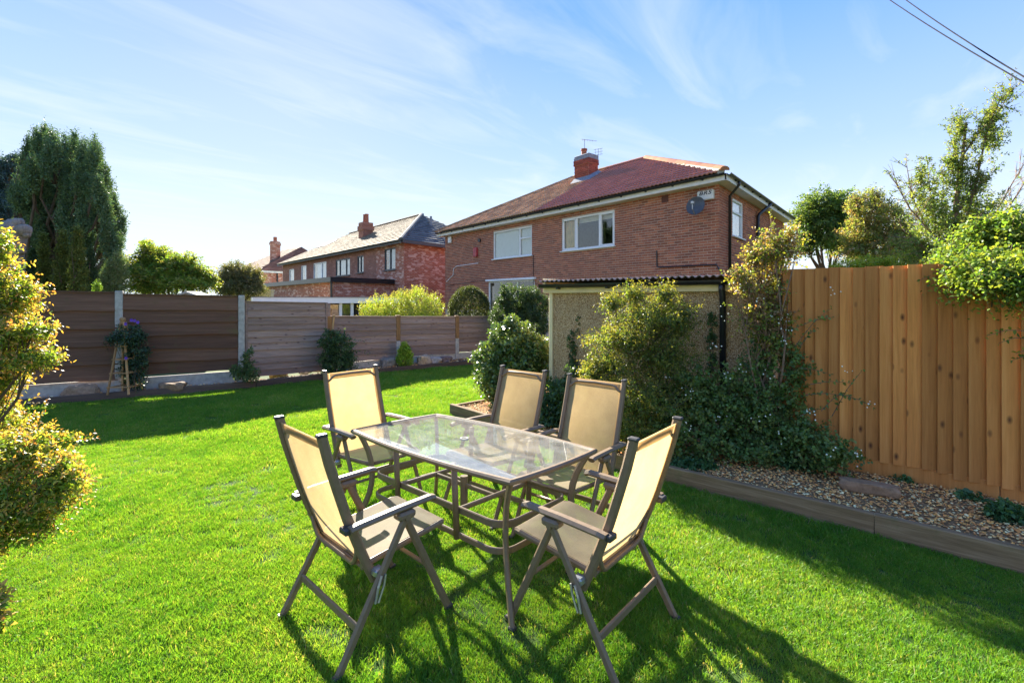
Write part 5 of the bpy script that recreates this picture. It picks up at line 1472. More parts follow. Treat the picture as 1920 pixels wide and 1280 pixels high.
st = MB(); st.bar([Vector((a.x - .02, a.y, .1)), a, b], .035, .035, up=(0, 1, 0.01)); st.tube([b, b + Vector((0, 0, .03)), b + Vector((0, 0, .05))], [.02, .03, .01], 8)
tag(st.build('wooden_stake', M['trellis']), 'short orange wooden stake beside the step in the fence', 'stake')

# ================================================================== OVERHEAD CABLES
for (a, b, lab) in ((at(1640, -22, 14), at(1990, 212, 7), 'lower of the two black overhead cables in the top right sky'), (at(1672, -22, 14), at(1990, 204, 7), 'upper of the two black overhead cables in the top right sky')):
    mb = MB(); a2 = a + (a - b) * 1.2; b2 = b + (b - a) * .6; n = 24
    mb.tube([a2.lerp(b2, i / n) - Vector((0, 0, .5 * math.sin(math.pi * i / n))) + Vector((0, 0, .45)) for i in range(n + 1)], .012, 6)
    tag(mb.build('overhead_cable', M['cable'], smooth=True), lab, 'cable', 'overhead cables')
# ================================================================== PLANTS
def unit(a): return a / np.maximum(np.linalg.norm(a, axis=-1, keepdims=True), 1e-9)
def leaf_geo(P, D, L, W, C, rg, upb=0.6, fold=0.12, droop=0.1, hexa=False):
    n = len(P)
    N = unit(rg.normal(size=(n, 3)) * (1 - upb) + np.array([0, 0, upb]))
    S = unit(np.cross(D, N)); N = unit(np.cross(S, D))
    L = L[:, None]; W = W[:, None]
    tip = P + D * L - np.array([0, 0, 1]) * (L * droop)
    if not hexa:
        mid = P + D * L * 0.45
        V = np.stack([P, mid + S * W * .5 + N * W * fold, tip, mid - S * W * .5 + N * W * fold], 1)
        Fc = np.array([(0, 1, 2), (0, 2, 3)]); k = 4
    else:
        m1 = P + D * L * .28; m2 = P + D * L * .66
        V = np.stack([P, m1 + S * W * .46 + N * W * fold, m2 + S * W * .44 + N * W * fold, tip, m2 - S * W * .44 + N * W * fold, m1 - S * W * .46 + N * W * fold], 1)
        Fc = np.array([(0, 1, 5), (1, 2, 4), (1, 4, 5), (2, 3, 4)]); k = 6
    FF = (Fc[None] + (np.arange(n) * k)[:, None, None]).reshape(-1, 3)
    return V.reshape(-1, 3), FF, np.repeat(C, k, 0)
LEAFK = 1.5
def sprays(O, D, SL, nl, L, W, rg, pal, tip=None, tipf=0.3, spread=0.9, sag=0.25, jit=0.25, hexa=False, upb=0.6, fold=0.12, start=0.1, two=False, pick=None):
    """leafy shoots: nl leaves along each curved shoot"""
    m = len(O); pal = np.array(pal)
    t = np.linspace(start, 1.0, nl)[None, :] + rg.uniform(-.4, .4, (m, nl)) / nl
    t = np.clip(t, 0, 1.02)
    P = O[:, None] + D[:, None] * (SL[:, None] * t)[..., None]; P[..., 2] -= sag * SL[:, None] * t ** 2
    T = D[:, None] + np.zeros((m, nl, 3)); T[..., 2] -= 2 * sag * t; T = unit(T)
    ref = unit(np.cross(T, np.broadcast_to(np.array([0.13, 0.21, 1.0]), T.shape))); r2 = np.cross(T, ref)
    if two: phi = np.where(np.arange(nl) % 2 == 0, 0.0, math.pi)[None] + rg.normal(0, .35, (m, nl))
    else: phi = (np.arange(nl) * 2.4)[None] + rg.uniform(0, 6.28, (m, 1))
    side = ref * np.cos(phi)[..., None] + r2 * np.sin(phi)[..., None]
    LD = unit(T * (1 - spread * .55) + side * spread + rg.normal(0, jit, (m, nl, 3)))
    base = pal[rg.integers(0, len(pal), m)] if pick is None else pal[pick]
    base = base * LEAFK
    C = base[:, None] * rg.uniform(.75, 1.25, (m, nl, 1)) * np.array([1, 1, 1]) * rg.uniform(.9, 1.1, (m, nl, 3))
    if tip is not None:
        tp = np.array(tip); tp = tp[rg.integers(0, len(tp), m)][:, None]
        k = np.clip((t - (1 - tipf)) / tipf * 1.6, 0, 1)[..., None] * rg.uniform(.6, 1, (m, 1, 1))
        C = C * (1 - k) + tp * rg.uniform(.8, 1.2, (m, nl, 1)) * k
    sz = (0.75 + 0.5 * rg.random((m, nl))) * (1.0 - 0.35 * t)
    return leaf_geo(P.reshape(-1, 3), LD.reshape(-1, 3), (L * sz).ravel(), (W * sz).ravel(), C.reshape(-1, 3), rg, upb, fold, 0.1, hexa)
def lobe(u, v, Y, ru, rv, ry=None):
    c = at(u, v, Y); a, b = ru / F * Y, rv / F * Y
    return (np.array(c[:]), np.array([a, ry if ry is not None else a, b]))
def shoot_field(lobes, n, sl, rg, up=0.35, inner=0.5, lump=0.16, zmin=0.02, yr=None):
    w = np.array([(r[0] * r[1] * r[2]) ** (2 / 3) for _, r in lobes]); w /= w.sum()
    i = rg.choice(len(lobes), n, p=w)
    Cc = np.array([c for c, _ in lobes])[i]; Rr = np.array([r for _, r in lobes])[i]
    u = unit(rg.normal(size=(n, 3)))
    k = rg.uniform(inner, 1.0, n) ** .6
    ph = rg.uniform(0, 6.28, 6)
    k *= 1 + lump * (np.sin(u[:, 0] * 5 + ph[0] + i) * np.sin(u[:, 2] * 5.5 + ph[1] + 2 * i) + .6 * np.sin(u[:, 1] * 9 + ph[2] + i) * np.sin(u[:, 2] * 11 + ph[3]))
    E = Cc + u * Rr * k[:, None]
    D = unit(unit(u / Rr) * (1 - up) + np.array([0, 0, up]) + rg.normal(0, .28, (n, 3)))
    S = sl * rg.uniform(.6, 1.3, n)
    O = E - D * S[:, None] * .75
    keep = E[:, 2] > zmin
    return O[keep], D[keep], S[keep]
def join(parts):
    V, Fc, C, b = [], [], [], 0
    for v, f, c in parts:
        V.append(v); Fc.append(f + b); C.append(c); b += len(v)
    return np.concatenate(V), np.concatenate(Fc), np.concatenate(C)
def stems_of(mb, O, D, S, sag, r, every=1):
    for k in range(0, len(O), every):
        o, d, s = Vector(O[k]), Vector(D[k]), S[k]
        pts = [o + d * (s * t) - Vector((0, 0, sag * s * t * t)) for t in (0, .5, .95)]
        mb.tube(pts, [r, r * .7, r * .35], 3, cap=False)
def limbs(mb, base, lobes, r0, rg, n_each=4, n=6, wob=.08):
    """stems from the ground to every lobe, forking inside it"""
    for c, r in lobes:
        c = Vector(c); b = Vector(base) + Vector((rg.normal(0, .05), rg.normal(0, .05), 0))
        pts = []
        for k in range(6):
            t = k / 5; p = b.lerp(c, t); p.z = b.z + (c.z - b.z) * t ** .8; w = wob * (c - b).length * math.sin(math.pi * t)
            pts.append(p + Vector((rg.normal(0, w * .5), rg.normal(0, w * .5), 0)))
        rad = r0 * min(1, .45 + .55 * float(r.mean()) / max(.05, max(float(q[1].mean()) for q in lobes)))
        mb.tube(pts, [rad * (1 - .6 * k / 5) for k in range(6)], n, cap=False)
        for _ in range(n_each):
            u = Vector(rg.normal(size=3)); u.z = abs(u.z); u.normalize(); e = c + Vector([u[i] * r[i] * .85 for i in range(3)])
            s = pts[4 if rg.random() < .6 else 3]
            m_ = s.lerp(e, .5) + Vector(rg.normal(0, .05 * (e - s).length, 3))
            mb.tube([s, m_, e], [rad * .38, rad * .25, rad * .08], 4, cap=False)
def plant(name, label, cat, base, lobes, n, sl, nl, L, W, pal, seed, mat='leaf', tip=None, tipf=.3, up=.35, inner=.5, lump=.16, sag=.25, spread=.9, hexa=False, r0=.02, bark='bark', stem_r=0, every=1,
          group=None, part='foliage', trunk='stem', upb=.6, two=False, n_each=4, extra=None, fold=.12, jit=.25):
    rg = np.random.default_rng(seed)
    root = empty(name, base, label, cat, group)
    O, D, S = shoot_field(lobes, n, sl, rg, up, inner, lump)
    parts = [sprays(O, D, S, nl, L, W, rg, pal, tip, tipf, spread, sag, jit, hexa, upb, fold, two=two)]
    mb = MB(); limbs(mb, base, lobes, r0, rg, n_each)
    if stem_r: stems_of(mb, O, D, S, sag, stem_r, every)
    if extra is not None:
        O2, D2, S2, nl2 = extra
        O2, D2, S2 = np.array(O2, float), unit(np.array(D2, float)), np.array(S2, float)
        parts.append(sprays(O2, D2, S2, nl2, L, W, rg, pal, tip, tipf, spread, sag, jit, hexa, upb, fold, two=two)); stems_of(mb, O2, D2, S2, sag, max(stem_r, .004))
    V, Fc, C = join(parts)
    np_mesh(part, V, Fc, C, M[mat], root)
    mb.build(trunk, M[bark], root, auto=False)
    return root
def shootpx(u0, v0, u1, v1, Y0, Y1=None):
    a, b = at(u0, v0, Y0), at(u1, v1, Y1 or Y0); d = b - a
    return a[:], (d / d.length)[:], d.length

# ---- foreground shrub with orange young leaves
G1 = [(0.11, 0.19, 0.03), (0.15, 0.22, 0.035), (0.085, 0.16, 0.026), (0.18, 0.22, 0.04)]
Y = 2.55
lb = [lobe(-8, 460, Y+.15, 28, 50), lobe(-5, 545, Y+.1, 62, 56), lobe(20, 625, Y, 58, 42), lobe(58, 668, Y-.05, 52, 22), lobe(62, 612, Y-.05, 40, 18), lobe(-50, 620, Y+.1, 90, 130), lobe(-8, 700, Y, 44, 26), lobe(-75, 800, Y, 100, 100),
      lobe(45, 835, Y-.1, 74, 38), lobe(30, 920, Y-.15, 100, 66), lobe(110, 895, Y-.2, 44, 56), lobe(20, 985, Y-.2, 72, 36), lobe(-80, 940, Y-.1, 110, 110), lobe(-120, 650, Y+.2, 120, 220), lobe(-140, 900, Y, 130, 160)]
plant('shrub', 'large foreground shrub with orange-tipped yellow-green leaves at the left edge', 'shrub', (-2.95, 2.5, 0), lb, 6800, 0.15, 13, 0.032, 0.0125, G1, 21, 'leaf_bright',
      [(0.58, 0.32, 0.08), (0.60, 0.38, 0.11), (0.46, 0.40, 0.08), (0.58, 0.25, 0.09)], .40, up=.30, inner=.45, lump=.2, sag=.18, hexa=True, r0=.022, stem_r=.0016, every=2, part='foliage')
lb = [lobe(-30, 1125, 2.1, 34, 26), lobe(-12, 1160, 2.1, 20, 30)]
plant('shrub', 'small leafy shoot at the very bottom of the left edge', 'shrub', (-2.45, 2.1, 0), lb, 60, 0.12, 9, 0.05, 0.02, G1, 22, 'leaf', [(0.62, 0.36, 0.12)], .4, hexa=True, r0=.01, stem_r=.0016)

# ---- the big yew, its neighbours
def plumes(u0, u1, top, bot, step, Y, ru, rv, rg, dy=.8):
    out = []
    us = [p[0] for p in top]; vs = [p[1] for p in top]
    u = u0
    while u <= u1:
        vt = np.interp(u, us, vs); v = vt + rv * .85
        while v < bot(u):
            out.append(lobe(u + rg.uniform(-5, 5), v + rg.uniform(-6, 6), Y + rg.uniform(-dy, dy), ru * rg.uniform(.75, 1.25), rv * rg.uniform(.75, 1.2)))
            v += rv * 1.15
        u += step
    return out
rg_ = np.random.default_rng(31)
top = [(30, 330), (42, 300), (52, 268), (68, 250), (88, 246), (105, 262), (122, 264), (140, 256), (158, 272), (176, 268), (190, 296), (203, 340), (214, 385), (226, 425), (233, 455)]
lb = plumes(40, 226, top, lambda u: 455 if u < 185 else 540, 11, 14.5, 11.5, 33, rg_, 1.2)
for u_, v_ in ((68, 248), (84, 242), (104, 254), (140, 252), (176, 262), (186, 282), (52, 262), (122, 258), (160, 268), (200, 315), (215, 372), (228, 420)):
    lb.append(lobe(u_, v_ + 14, 14.3, 5.5, 26))
base = (at(105, 540, 14.8).x, 14.8, 0)
plant('yew_tree', 'huge dark upright yew with many plumes behind the dark fence', 'tree', base, lb, 17000, 0.34, 9, 0.10, 0.034,
      [(0.078, 0.125, 0.058), (0.058, 0.10, 0.05), (0.10, 0.14, 0.056), (0.08, 0.125, 0.07)], 32, 'needle', up=.72, inner=.35, lump=.22, sag=-.03, spread=.6, r0=.07, n_each=1, part='crown', trunk='trunk', upb=.1)
rg_ = np.random.default_rng(33)
for i, (u, vt, hw, Y, lab, pal) in enumerate((
        (82, 440, 14, 12.2, 'narrow golden-green conifer spire in front of the yew, leftmost of the spires', 0), (117, 436, 17, 12.0, 'broad golden-green conifer spire in front of the yew, second spire from the left', 0),
        (146, 428, 17, 11.9, 'tallest golden-green conifer spire in front of the yew trunk', 0), (170, 470, 13, 12.4, 'short dark green conifer spire at the right foot of the yew', 1), (60, 468, 13, 12.3, 'low dark conifer spire beside the cut tree trunk', 1),
        (181, 528, 6, 11.0, 'tiny bright green conifer tip just above the dark fence', 2))):
    lb = []
    n = 6
    for k in range(n):
        f = (k + .5) / n; v = vt + (575 - vt) * f
        lb.append(lobe(u + rg_.uniform(-2, 2), v, Y, hw * (.28 + .8 * f ** .8), (575 - vt) / n * .75))
    pal = ([(0.085, 0.105, 0.022), (0.06, 0.085, 0.02), (0.11, 0.125, 0.028)], [(0.035, 0.06, 0.025), (0.045, 0.075, 0.03)], [(0.16, 0.24, 0.03)])[pal]
    plant('conifer', lab, 'tree', (at(u, 500, Y).x, Y, 0), lb, 1500 if hw > 8 else 300, 0.17, 7, 0.075, 0.03, pal, 40 + i, 'needle', up=.5, inner=.5, lump=.25, sag=0, spread=.7, r0=.03, n_each=1, part='crown', trunk='trunk', upb=.2, group='conifer spires behind the dark fence')
lb = [lobe(8, 330, 20, 26, 40), lobe(12, 385, 20, 34, 36), lobe(-10, 360, 20, 40, 70), lobe(30, 300, 20, 12, 18), lobe(0, 430, 20, 40, 40)]
ex = [shootpx(20, 310, 38, 268, 20), shootpx(15, 320, 22, 280, 20), shootpx(25, 320, 45, 285, 20)]
plant('spruce_tree', 'blue-grey spruce at the far left, partly behind the yew', 'tree', (at(5, 500, 20).x, 20, 0), lb, 2600, 0.55, 10, 0.16, 0.05, [(0.05, 0.085, 0.085), (0.035, 0.06, 0.06), (0.06, 0.095, 0.085)], 50, 'needle', up=.0, sag=.2, spread=.7, r0=.12, part='crown', trunk='trunk', upb=.3,
      extra=([e[0] for e in ex], [e[1] for e in ex], [e[2] for e in ex], 12))
# cut, knobbly trunk
def cut_trunk():
    r = random.Random(4); Y = 11.2; base = at(22, 545, Y)
    root = empty('cut_tree', (base.x, Y, 0), 'pale grey cut-back tree trunk with a knobbly top, behind the fence at far left', 'tree')
    mb = MB()
    pts = [at(u, v, Y) for u, v in ((20, 700), (21, 560), (22, 520), (24, 480), (26, 450), (28, 425), (27, 412))]; pts[0].z = 0
    mb.tube(pts, [.26, .23, .215, .20, .23, .26, .12], 14)
    for (u, v, w) in ((45, 432, .15), (12, 425, .14), (34, 418, .13), (50, 440, .08), (40, 470, .09)):
        c = at(u, v, Y - .05); 
        bm = bmesh.new(); bmesh.ops.create_icosphere(bm, subdivisions=2, radius=w)
        mb.add([(v_.co * r.uniform(.85, 1.15)) + c for v_ in bm.verts], [[q.index for q in f.verts] for f in bm.faces]); bm.free()
    mb.build('trunk', M['bark_grey'], root, smooth=True)
cut_trunk()
# ---- garden trees behind the left fence
plant('hedge', 'pale feathery green cypress hedge between the yew and the layered tree', 'hedge', (at(215, 550, 13.5).x, 13.5, 0), [lobe(213, 520, 13.5, 20, 45), lobe(222, 500, 13.5, 14, 30), lobe(205, 545, 13.5, 20, 40)], 1500, .28, 9, .09, .03,
      [(0.16, 0.20, 0.09), (0.12, 0.17, 0.06), (0.19, 0.22, 0.10)], 51, 'needle', up=.5, sag=.1, spread=.6, r0=.04)
lb = [lobe(262, 500, 15, 30, 26), lobe(292, 480, 15.3, 34, 26), lobe(335, 492, 15, 40, 22), lobe(372, 510, 15, 30, 20), lobe(300, 515, 14.6, 45, 22), lobe(350, 530, 14.6, 45, 18), lobe(275, 535, 14.6, 35, 18), lobe(276, 458, 15.4, 12, 14), lobe(395, 522, 15, 14, 14)]
plant('garden_tree', 'spreading light green tree with layered feathery branches beyond the dark fence', 'tree', (at(310, 550, 15).x, 15, 0), lb, 2500, .42, 11, .12, .05, [(0.12, 0.19, 0.03), (0.16, 0.21, 0.045), (0.085, 0.15, 0.03), (0.18, 0.19, 0.06)], 52, 'leaf_bright', up=.15, sag=.35, lump=.3, inner=.4, r0=.06, part='crown', trunk='trunk', two=True)
plant('garden_tree', 'rounded olive-brown shrubby tree left of the distant house', 'tree', (at(448, 550, 19).x, 19, 0), [lobe(440, 512, 19, 30, 24), lobe(465, 518, 19, 28, 26), lobe(425, 530, 19, 24, 22), lobe(450, 535, 19, 45, 22)], 1500, .4, 10, .12, .05,
      [(0.10, 0.105, 0.05), (0.075, 0.09, 0.04), (0.13, 0.12, 0.06)], 53, 'leaf', up=.3, sag=.2, r0=.06, part='crown', trunk='trunk')
plant('garden_plant', 'small silver-leaved plant tip above the dark fence', 'plant', (at(64, 545, 8.9).x, 8.9, 0), [lobe(64, 540, 8.9, 14, 7)], 60, .1, 7, .05, .02, [(0.34, 0.38, 0.33)], 54, r0=.008)
# ---- behind the low fence
rg_ = np.random.default_rng(55)
lb = [lobe(u + rg_.uniform(-3, 3), v, 14 + rg_.uniform(-.4, .4), ru, rv) for u, v, ru, rv in ((690, 583, 22, 22), (718, 575, 24, 26), (750, 572, 24, 28), (782, 565, 26, 34), (812, 575, 24, 28), (735, 600, 50, 30), (800, 600, 40, 30))]
plant('shrub', 'bright yellow-green feathery shrub rising behind the low fence', 'shrub', (at(755, 600, 14).x, 14, 0), lb, 2400, .34, 9, .085, .026, [(0.20, 0.27, 0.035), (0.16, 0.23, 0.03), (0.25, 0.28, 0.06)], 56, 'leaf', [(0.42, 0.36, 0.14)], .25, up=.6, sag=.05, spread=.6, r0=.03)
plant('topiary_bush', 'clipped round dark green topiary bush behind the low fence', 'bush', (at(880, 600, 14.5).x, 14.5, 0), [lobe(880, 582, 14.5, 40, 47)], 5200, .10, 8, .045, .022, [(0.050, 0.066, 0.020), (0.040, 0.055, 0.018), (0.065, 0.080, 0.024)], 57, 'leaf', up=.1, inner=.8, lump=.02, sag=.05, r0=.05)
plant('shrub', 'dark green loose shrub between the round topiary and the garage', 'shrub', (at(975, 600, 12.2).x, 12.2, 0), [lobe(970, 565, 12.2, 34, 34), lobe(1000, 572, 12.2, 32, 34), lobe(945, 590, 12.2, 26, 40), lobe(985, 610, 12, 48, 40), lobe(945, 545, 12.2, 8, 16)], 3000, .22, 9, .07, .03,
      [(0.035, 0.065, 0.026), (0.028, 0.052, 0.022), (0.05, 0.08, 0.03)], 58, 'leaf', up=.4, lump=.2, r0=.03)
# ---- plants along the left bed
Yb = gnd(240, 739, .1).y + .12
cl = plant('clematis', 'dark-leaved clematis with purple flowers climbing the wooden obelisk', 'climber', (at(250, 700, Yb).x, Yb, .1), [lobe(240, 628, Yb, 27, 22), lobe(258, 655, Yb + .05, 20, 38), lobe(260, 700, Yb + .1, 14, 34), lobe(214, 634, Yb - .05, 15, 10), lobe(244, 690, Yb + .15, 16, 40)], 620, .14, 8, .045, .026,
      [(0.040, 0.075, 0.045), (0.03, 0.058, 0.036), (0.055, 0.09, 0.05)], 60, 'leaf', up=.2, sag=.3, r0=.006, hexa=True)
M['petal'] = m_plain('purple_petal', (0.16, 0.06, 0.42), 0.6, 0.3)
for (u, v) in ((253, 601), (259, 604), (236, 607), (247, 600), (237, 671)):
    c = at(u, v, Yb - .12); mb = MB()
    for k in range(5):
        a = 6.283 * k / 5; d = Vector((math.cos(a), -.3, math.sin(a))) * .032; s = Vector((-math.sin(a), 0, math.cos(a))) * .014
        mb.add([c, c + d * .6 + s, c + d, c + d * .6 - s], [(0, 1, 2, 3)])
    mb.build('flower', M['petal'], cl, auto=False)
p = gnd(458, 722, .1); Yb = p.y + .1
plant('shrub', 'small leafy green shrub at the foot of the concrete post between the fences', 'shrub', (p.x, Yb, .1), [lobe(452, 692, Yb, 20, 18), lobe(466, 670, Yb, 11, 24), lobe(470, 700, Yb, 16, 16)], 260, .12, 8, .05, .025, [(0.06, 0.11, 0.035), (0.085, 0.13, 0.045)], 61, 'leaf', up=.4, r0=.008, hexa=True, stem_r=.002)
Yb = 9.75; ex = [shootpx(640, 640, 692, 625, Yb), shootpx(650, 660, 702, 650, Yb), shootpx(655, 680, 690, 668, Yb), shootpx(650, 690, 690, 684, Yb)]
plant('climber', 'dark leafy climber spilling from the step in the fence with trailing shoots', 'climber', (at(630, 690, Yb).x, Yb, .1), [lobe(622, 638, Yb, 24, 26), lobe(640, 650, Yb, 24, 32), lobe(615, 668, Yb - .05, 20, 22), lobe(630, 685, Yb - .1, 26, 20), lobe(655, 672, Yb, 16, 20)], 700, .16, 8, .06, .03,
      [(0.05, 0.09, 0.035), (0.035, 0.07, 0.03), (0.07, 0.11, 0.04)], 62, 'leaf', up=.2, sag=.3, r0=.01, hexa=True, stem_r=.002, every=3, extra=([e[0] for e in ex], [e[1] for e in ex], [e[2] for e in ex], 12))
p = gnd(759, 688, .1); Yb = p.y + .1
plant('conifer', 'small round lime-green conifer in the bed under the low fence', 'conifer', (p.x, Yb, .1), [lobe(759, 672, Yb, 17, 16), lobe(759, 660, Yb, 13, 16), lobe(758, 650, Yb, 7, 10)], 1300, .08, 7, .04, .014, [(0.17, 0.27, 0.025), (0.13, 0.22, 0.02), (0.22, 0.30, 0.04)], 63, 'needle', up=.55, inner=.6, lump=.06, sag=0, spread=.5, r0=.02, part='crown', trunk='trunk')

# ---- shrubs in the right bed
GL = [(0.075, 0.125, 0.035), (0.055, 0.10, 0.03), (0.10, 0.15, 0.045), (0.13, 0.165, 0.05)]
Yb = 7.05
lb = [lobe(962, 635, Yb, 48, 36), lobe(1000, 655, Yb - .05, 40, 36), lobe(922, 665, Yb, 34, 32), lobe(928, 708, Yb - .1, 38, 32), lobe(985, 705, Yb - .2, 52, 50), lobe(958, 602, Yb, 16, 16), lobe(1022, 665, Yb - .1, 18, 28), lobe(945, 745, Yb - .15, 34, 24), lobe(985, 760, Yb - .3, 40, 40)]
plant('shrub', 'rounded glossy-leaved shrub at the bed corner left of the garage', 'shrub', (at(970, 700, Yb).x, Yb, .1), lb, 1700, .20, 9, .075, .038, GL, 70, 'leaf_gloss', up=.3, sag=.3, lump=.2, r0=.016, hexa=True, stem_r=.002, every=3)
DK = [(0.06, 0.11, 0.04), (0.045, 0.088, 0.034), (0.08, 0.13, 0.046)]
Yb = 6.0
lb = [lobe(1058, 735, Yb, 42, 34), lobe(1035, 775, Yb - .1, 46, 40), lobe(1085, 715, Yb + .1, 30, 40), lobe(1010, 800, Yb - .1, 46, 36), lobe(1072, 790, Yb - .15, 46, 44), lobe(1110, 790, Yb - .25, 44, 46)]
plant('shrub', 'low dark ferny shrub growing behind the two rear chairs', 'shrub', (at(1050, 760, Yb).x, Yb, .1), lb, 1500, .16, 9, .06, .025, DK, 71, 'leaf', up=.3, sag=.3, r0=.012, hexa=True)
YG = [(0.10, 0.145, 0.03), (0.075, 0.12, 0.028), (0.14, 0.17, 0.036), (0.06, 0.10, 0.026)]
Yb = 5.05
rg_ = np.random.default_rng(72)
lb = [lobe(1225, 590, Yb, 70, 38), lobe(1275, 592, Yb, 38, 44), lobe(1170, 628, Yb - .05, 62, 30), lobe(1240, 660, Yb - .1, 66, 46), lobe(1145, 680, Yb - .15, 50, 34), lobe(1130, 735, Yb - .2, 52, 34), lobe(1215, 745, Yb - .25, 86, 56), lobe(1112, 690, Yb - .2, 24, 30), lobe(1175, 795, Yb - .3, 76, 44), lobe(1150, 560, Yb, 26, 20), lobe(1190, 545, Yb, 24, 22), lobe(1245, 548, Yb, 24, 24)]
ex = [shootpx(1210, 585, 1208, 523, Yb), shootpx(1225, 590, 1230, 535, Yb), shootpx(1195, 590, 1190, 540, Yb), shootpx(1240, 590, 1250, 535, Yb), shootpx(1265, 590, 1285, 540, Yb), shootpx(1270, 600, 1308, 560, Yb), shootpx(1150, 620, 1104, 608, Yb), shootpx(1285, 610, 1302, 572, Yb), shootpx(1150, 640, 1110, 660, Yb), shootpx(1180, 600, 1150, 570, Yb)]
plant('shrub', 'tall loose yellow-green shrub growing up the pebbledash garage wall', 'shrub', (at(1225, 760, Yb - .1).x, Yb - .1, .1), lb, 3300, .26, 12, .038, .019, YG, 73, 'leaf_bright', [(0.28, 0.26, 0.05)], .4, up=.45, sag=.18, lump=.4, inner=.25, r0=.013, hexa=False, stem_r=.002, every=2, extra=([e[0] for e in ex], [e[1] for e in ex], [e[2] for e in ex], 16))
Yb = 4.7
lb = [lobe(1290, 735, Yb + .15, 50, 56), lobe(1250, 800, Yb, 54, 50), lobe(1330, 740, Yb, 48, 60), lobe(1400, 715, Yb, 52, 50), lobe(1375, 790, Yb - .1, 62, 56), lobe(1300, 820, Yb - .2, 52, 40), lobe(1450, 760, Yb - .15, 56, 60), lobe(1480, 810, Yb - .3, 50, 46), lobe(1415, 840, Yb - .3, 60, 26), lobe(1520, 830, Yb - .5, 48, 40), lobe(1562, 842, Yb - .65, 38, 34), lobe(1445, 640, Yb, 36, 60), lobe(1490, 690, Yb - .2, 26, 50)]
lb = [(c, np.array([r[0], min(r[1], .22), r[2]])) for c, r in lb]
ex = [shootpx(1490, 650, 1560, 545, 4.45, 4.3), shootpx(1500, 690, 1560, 690, 4.35, 4.2), shootpx(1500, 650, 1530, 600, 4.4), shootpx(1560, 780, 1618, 660, 4.05, 3.95), shootpx(1580, 740, 1640, 752, 4.0, 3.9), shootpx(1520, 720, 1600, 700, 4.2, 4.0), shootpx(1540, 770, 1580, 720, 4.1), shootpx(1480, 620, 1570, 570, 4.5, 4.3), shootpx(1510, 740, 1590, 725, 4.2, 4.05), shootpx(1500, 780, 1550, 750, 4.2)]
sb_ = plant('snowberry_shrub', 'dark snowberry shrub with clusters of white berries against the tall fence', 'shrub', (at(1430, 830, Yb).x, Yb - .1, .1), lb, 2300, .20, 9, .042, .031, [(0.085, 0.15, 0.042), (0.068, 0.12, 0.036), (0.115, 0.18, 0.055), (0.145, 0.185, 0.05)], 74, 'leaf', up=.3, sag=.25, lump=.4, r0=.012, hexa=True, stem_r=.002, every=3,
      extra=([e[0] for e in ex], [e[1] for e in ex], [e[2] for e in ex], 13))
def berries(root, spots, seed, col=(0.75, 0.75, 0.62), rad=.0065):
    rg = np.random.default_rng(seed); mb = MB(); bm = bmesh.new(); bmesh.ops.create_icosphere(bm, subdivisions=1, radius=1)
    vs = [v.co.copy() for v in bm.verts]; fs = [[q.index for q in f.verts] for f in bm.faces]; bm.free()
    for (u, v, Y, n) in spots:
        for _ in range(max(3, n // 2)):
            c = at(u + rg.normal(0, 7), v + rg.normal(0, 7), Y + rg.normal(0, .03)); r = rad * rg.uniform(.7, 1.25)
            mb.add([c + q * r for q in vs], fs)
    M.setdefault('berry', m_plain('white_berry', col, .5, .4, 0, .08))
    o = mb.build('berries', M['berry'], root, smooth=True, auto=False); o['kind'] = 'stuff'
sp = [(1340, 650, 4.45, 10), (1365, 705, 4.4, 10), (1295, 735, 4.5, 12), (1255, 700, 4.7, 8), (1470, 620, 4.4, 10), (1510, 765, 4.0, 8), (1568, 545, 4.28, 10), (1590, 695, 3.98, 9), (1632, 755, 3.9, 9), (1608, 865, 3.75, 8), (1290, 800, 4.3, 12), (1430, 785, 4.2, 10), (1350, 780, 4.3, 9), (1465, 810, 4.1, 9), (1530, 780, 4.0, 8), (1395, 690, 4.45, 9), (1445, 700, 4.4, 8), (1560, 850, 3.75, 8), (1605, 845, 3.75, 6), (1220, 760, 4.6, 8), (1475, 600, 4.45, 12), (1355, 590, 4.5, 8)]
berries(sb_, sp, 75)
# tall, thin, half-bare bush with yellowing leaves
Yb = 4.72
lb = [lobe(1445, 465, Yb, 46, 50), lobe(1475, 455, Yb, 36, 46), lobe(1400, 530, Yb, 36, 30), lobe(1450, 530, Yb, 48, 44), lobe(1425, 590, Yb - .05, 50, 42), lobe(1470, 590, Yb - .05, 36, 46), lobe(1415, 480, Yb, 30, 30), lobe(1380, 510, Yb, 18, 18), lobe(1450, 640, Yb - .05, 40, 36)]
lb = [(c, np.array([r[0], .20, r[2]])) for c, r in lb]
ex = [shootpx(1448, 440, 1443, 378, Yb), shootpx(1440, 470, 1452, 395, Yb), shootpx(1405, 560, 1365, 590, Yb), shootpx(1410, 500, 1385, 440, Yb), shootpx(1420, 480, 1405, 430, Yb), shootpx(1480, 450, 1500, 410, Yb), shootpx(1400, 510, 1365, 505, Yb), shootpx(1490, 480, 1512, 470, Yb)]
tb_ = plant('shrub', 'tall thin twiggy shrub with yellowing leaves at the joint of garage and fence', 'shrub', (at(1440, 760, Yb - .1).x, Yb - .1, .1), lb, 900, .19, 8, .036, .026, [(0.27, 0.26, 0.04), (0.20, 0.22, 0.04), (0.26, 0.16, 0.07), (0.12, 0.17, 0.035), (0.32, 0.25, 0.12)], 76, 'leaf', up=.35, sag=.2, lump=.3, inner=.15, r0=.014, hexa=True, bark='twig', stem_r=.0028, n_each=9,
      extra=([e[0] for e in ex], [e[1] for e in ex], [e[2] for e in ex], 10))
berries(tb_, [(1460, 600, 4.5, 12), (1425, 560, 4.5, 10), (1390, 540, 4.5, 8), (1470, 640, 4.45, 12), (1440, 520, 4.5, 8)], 77)
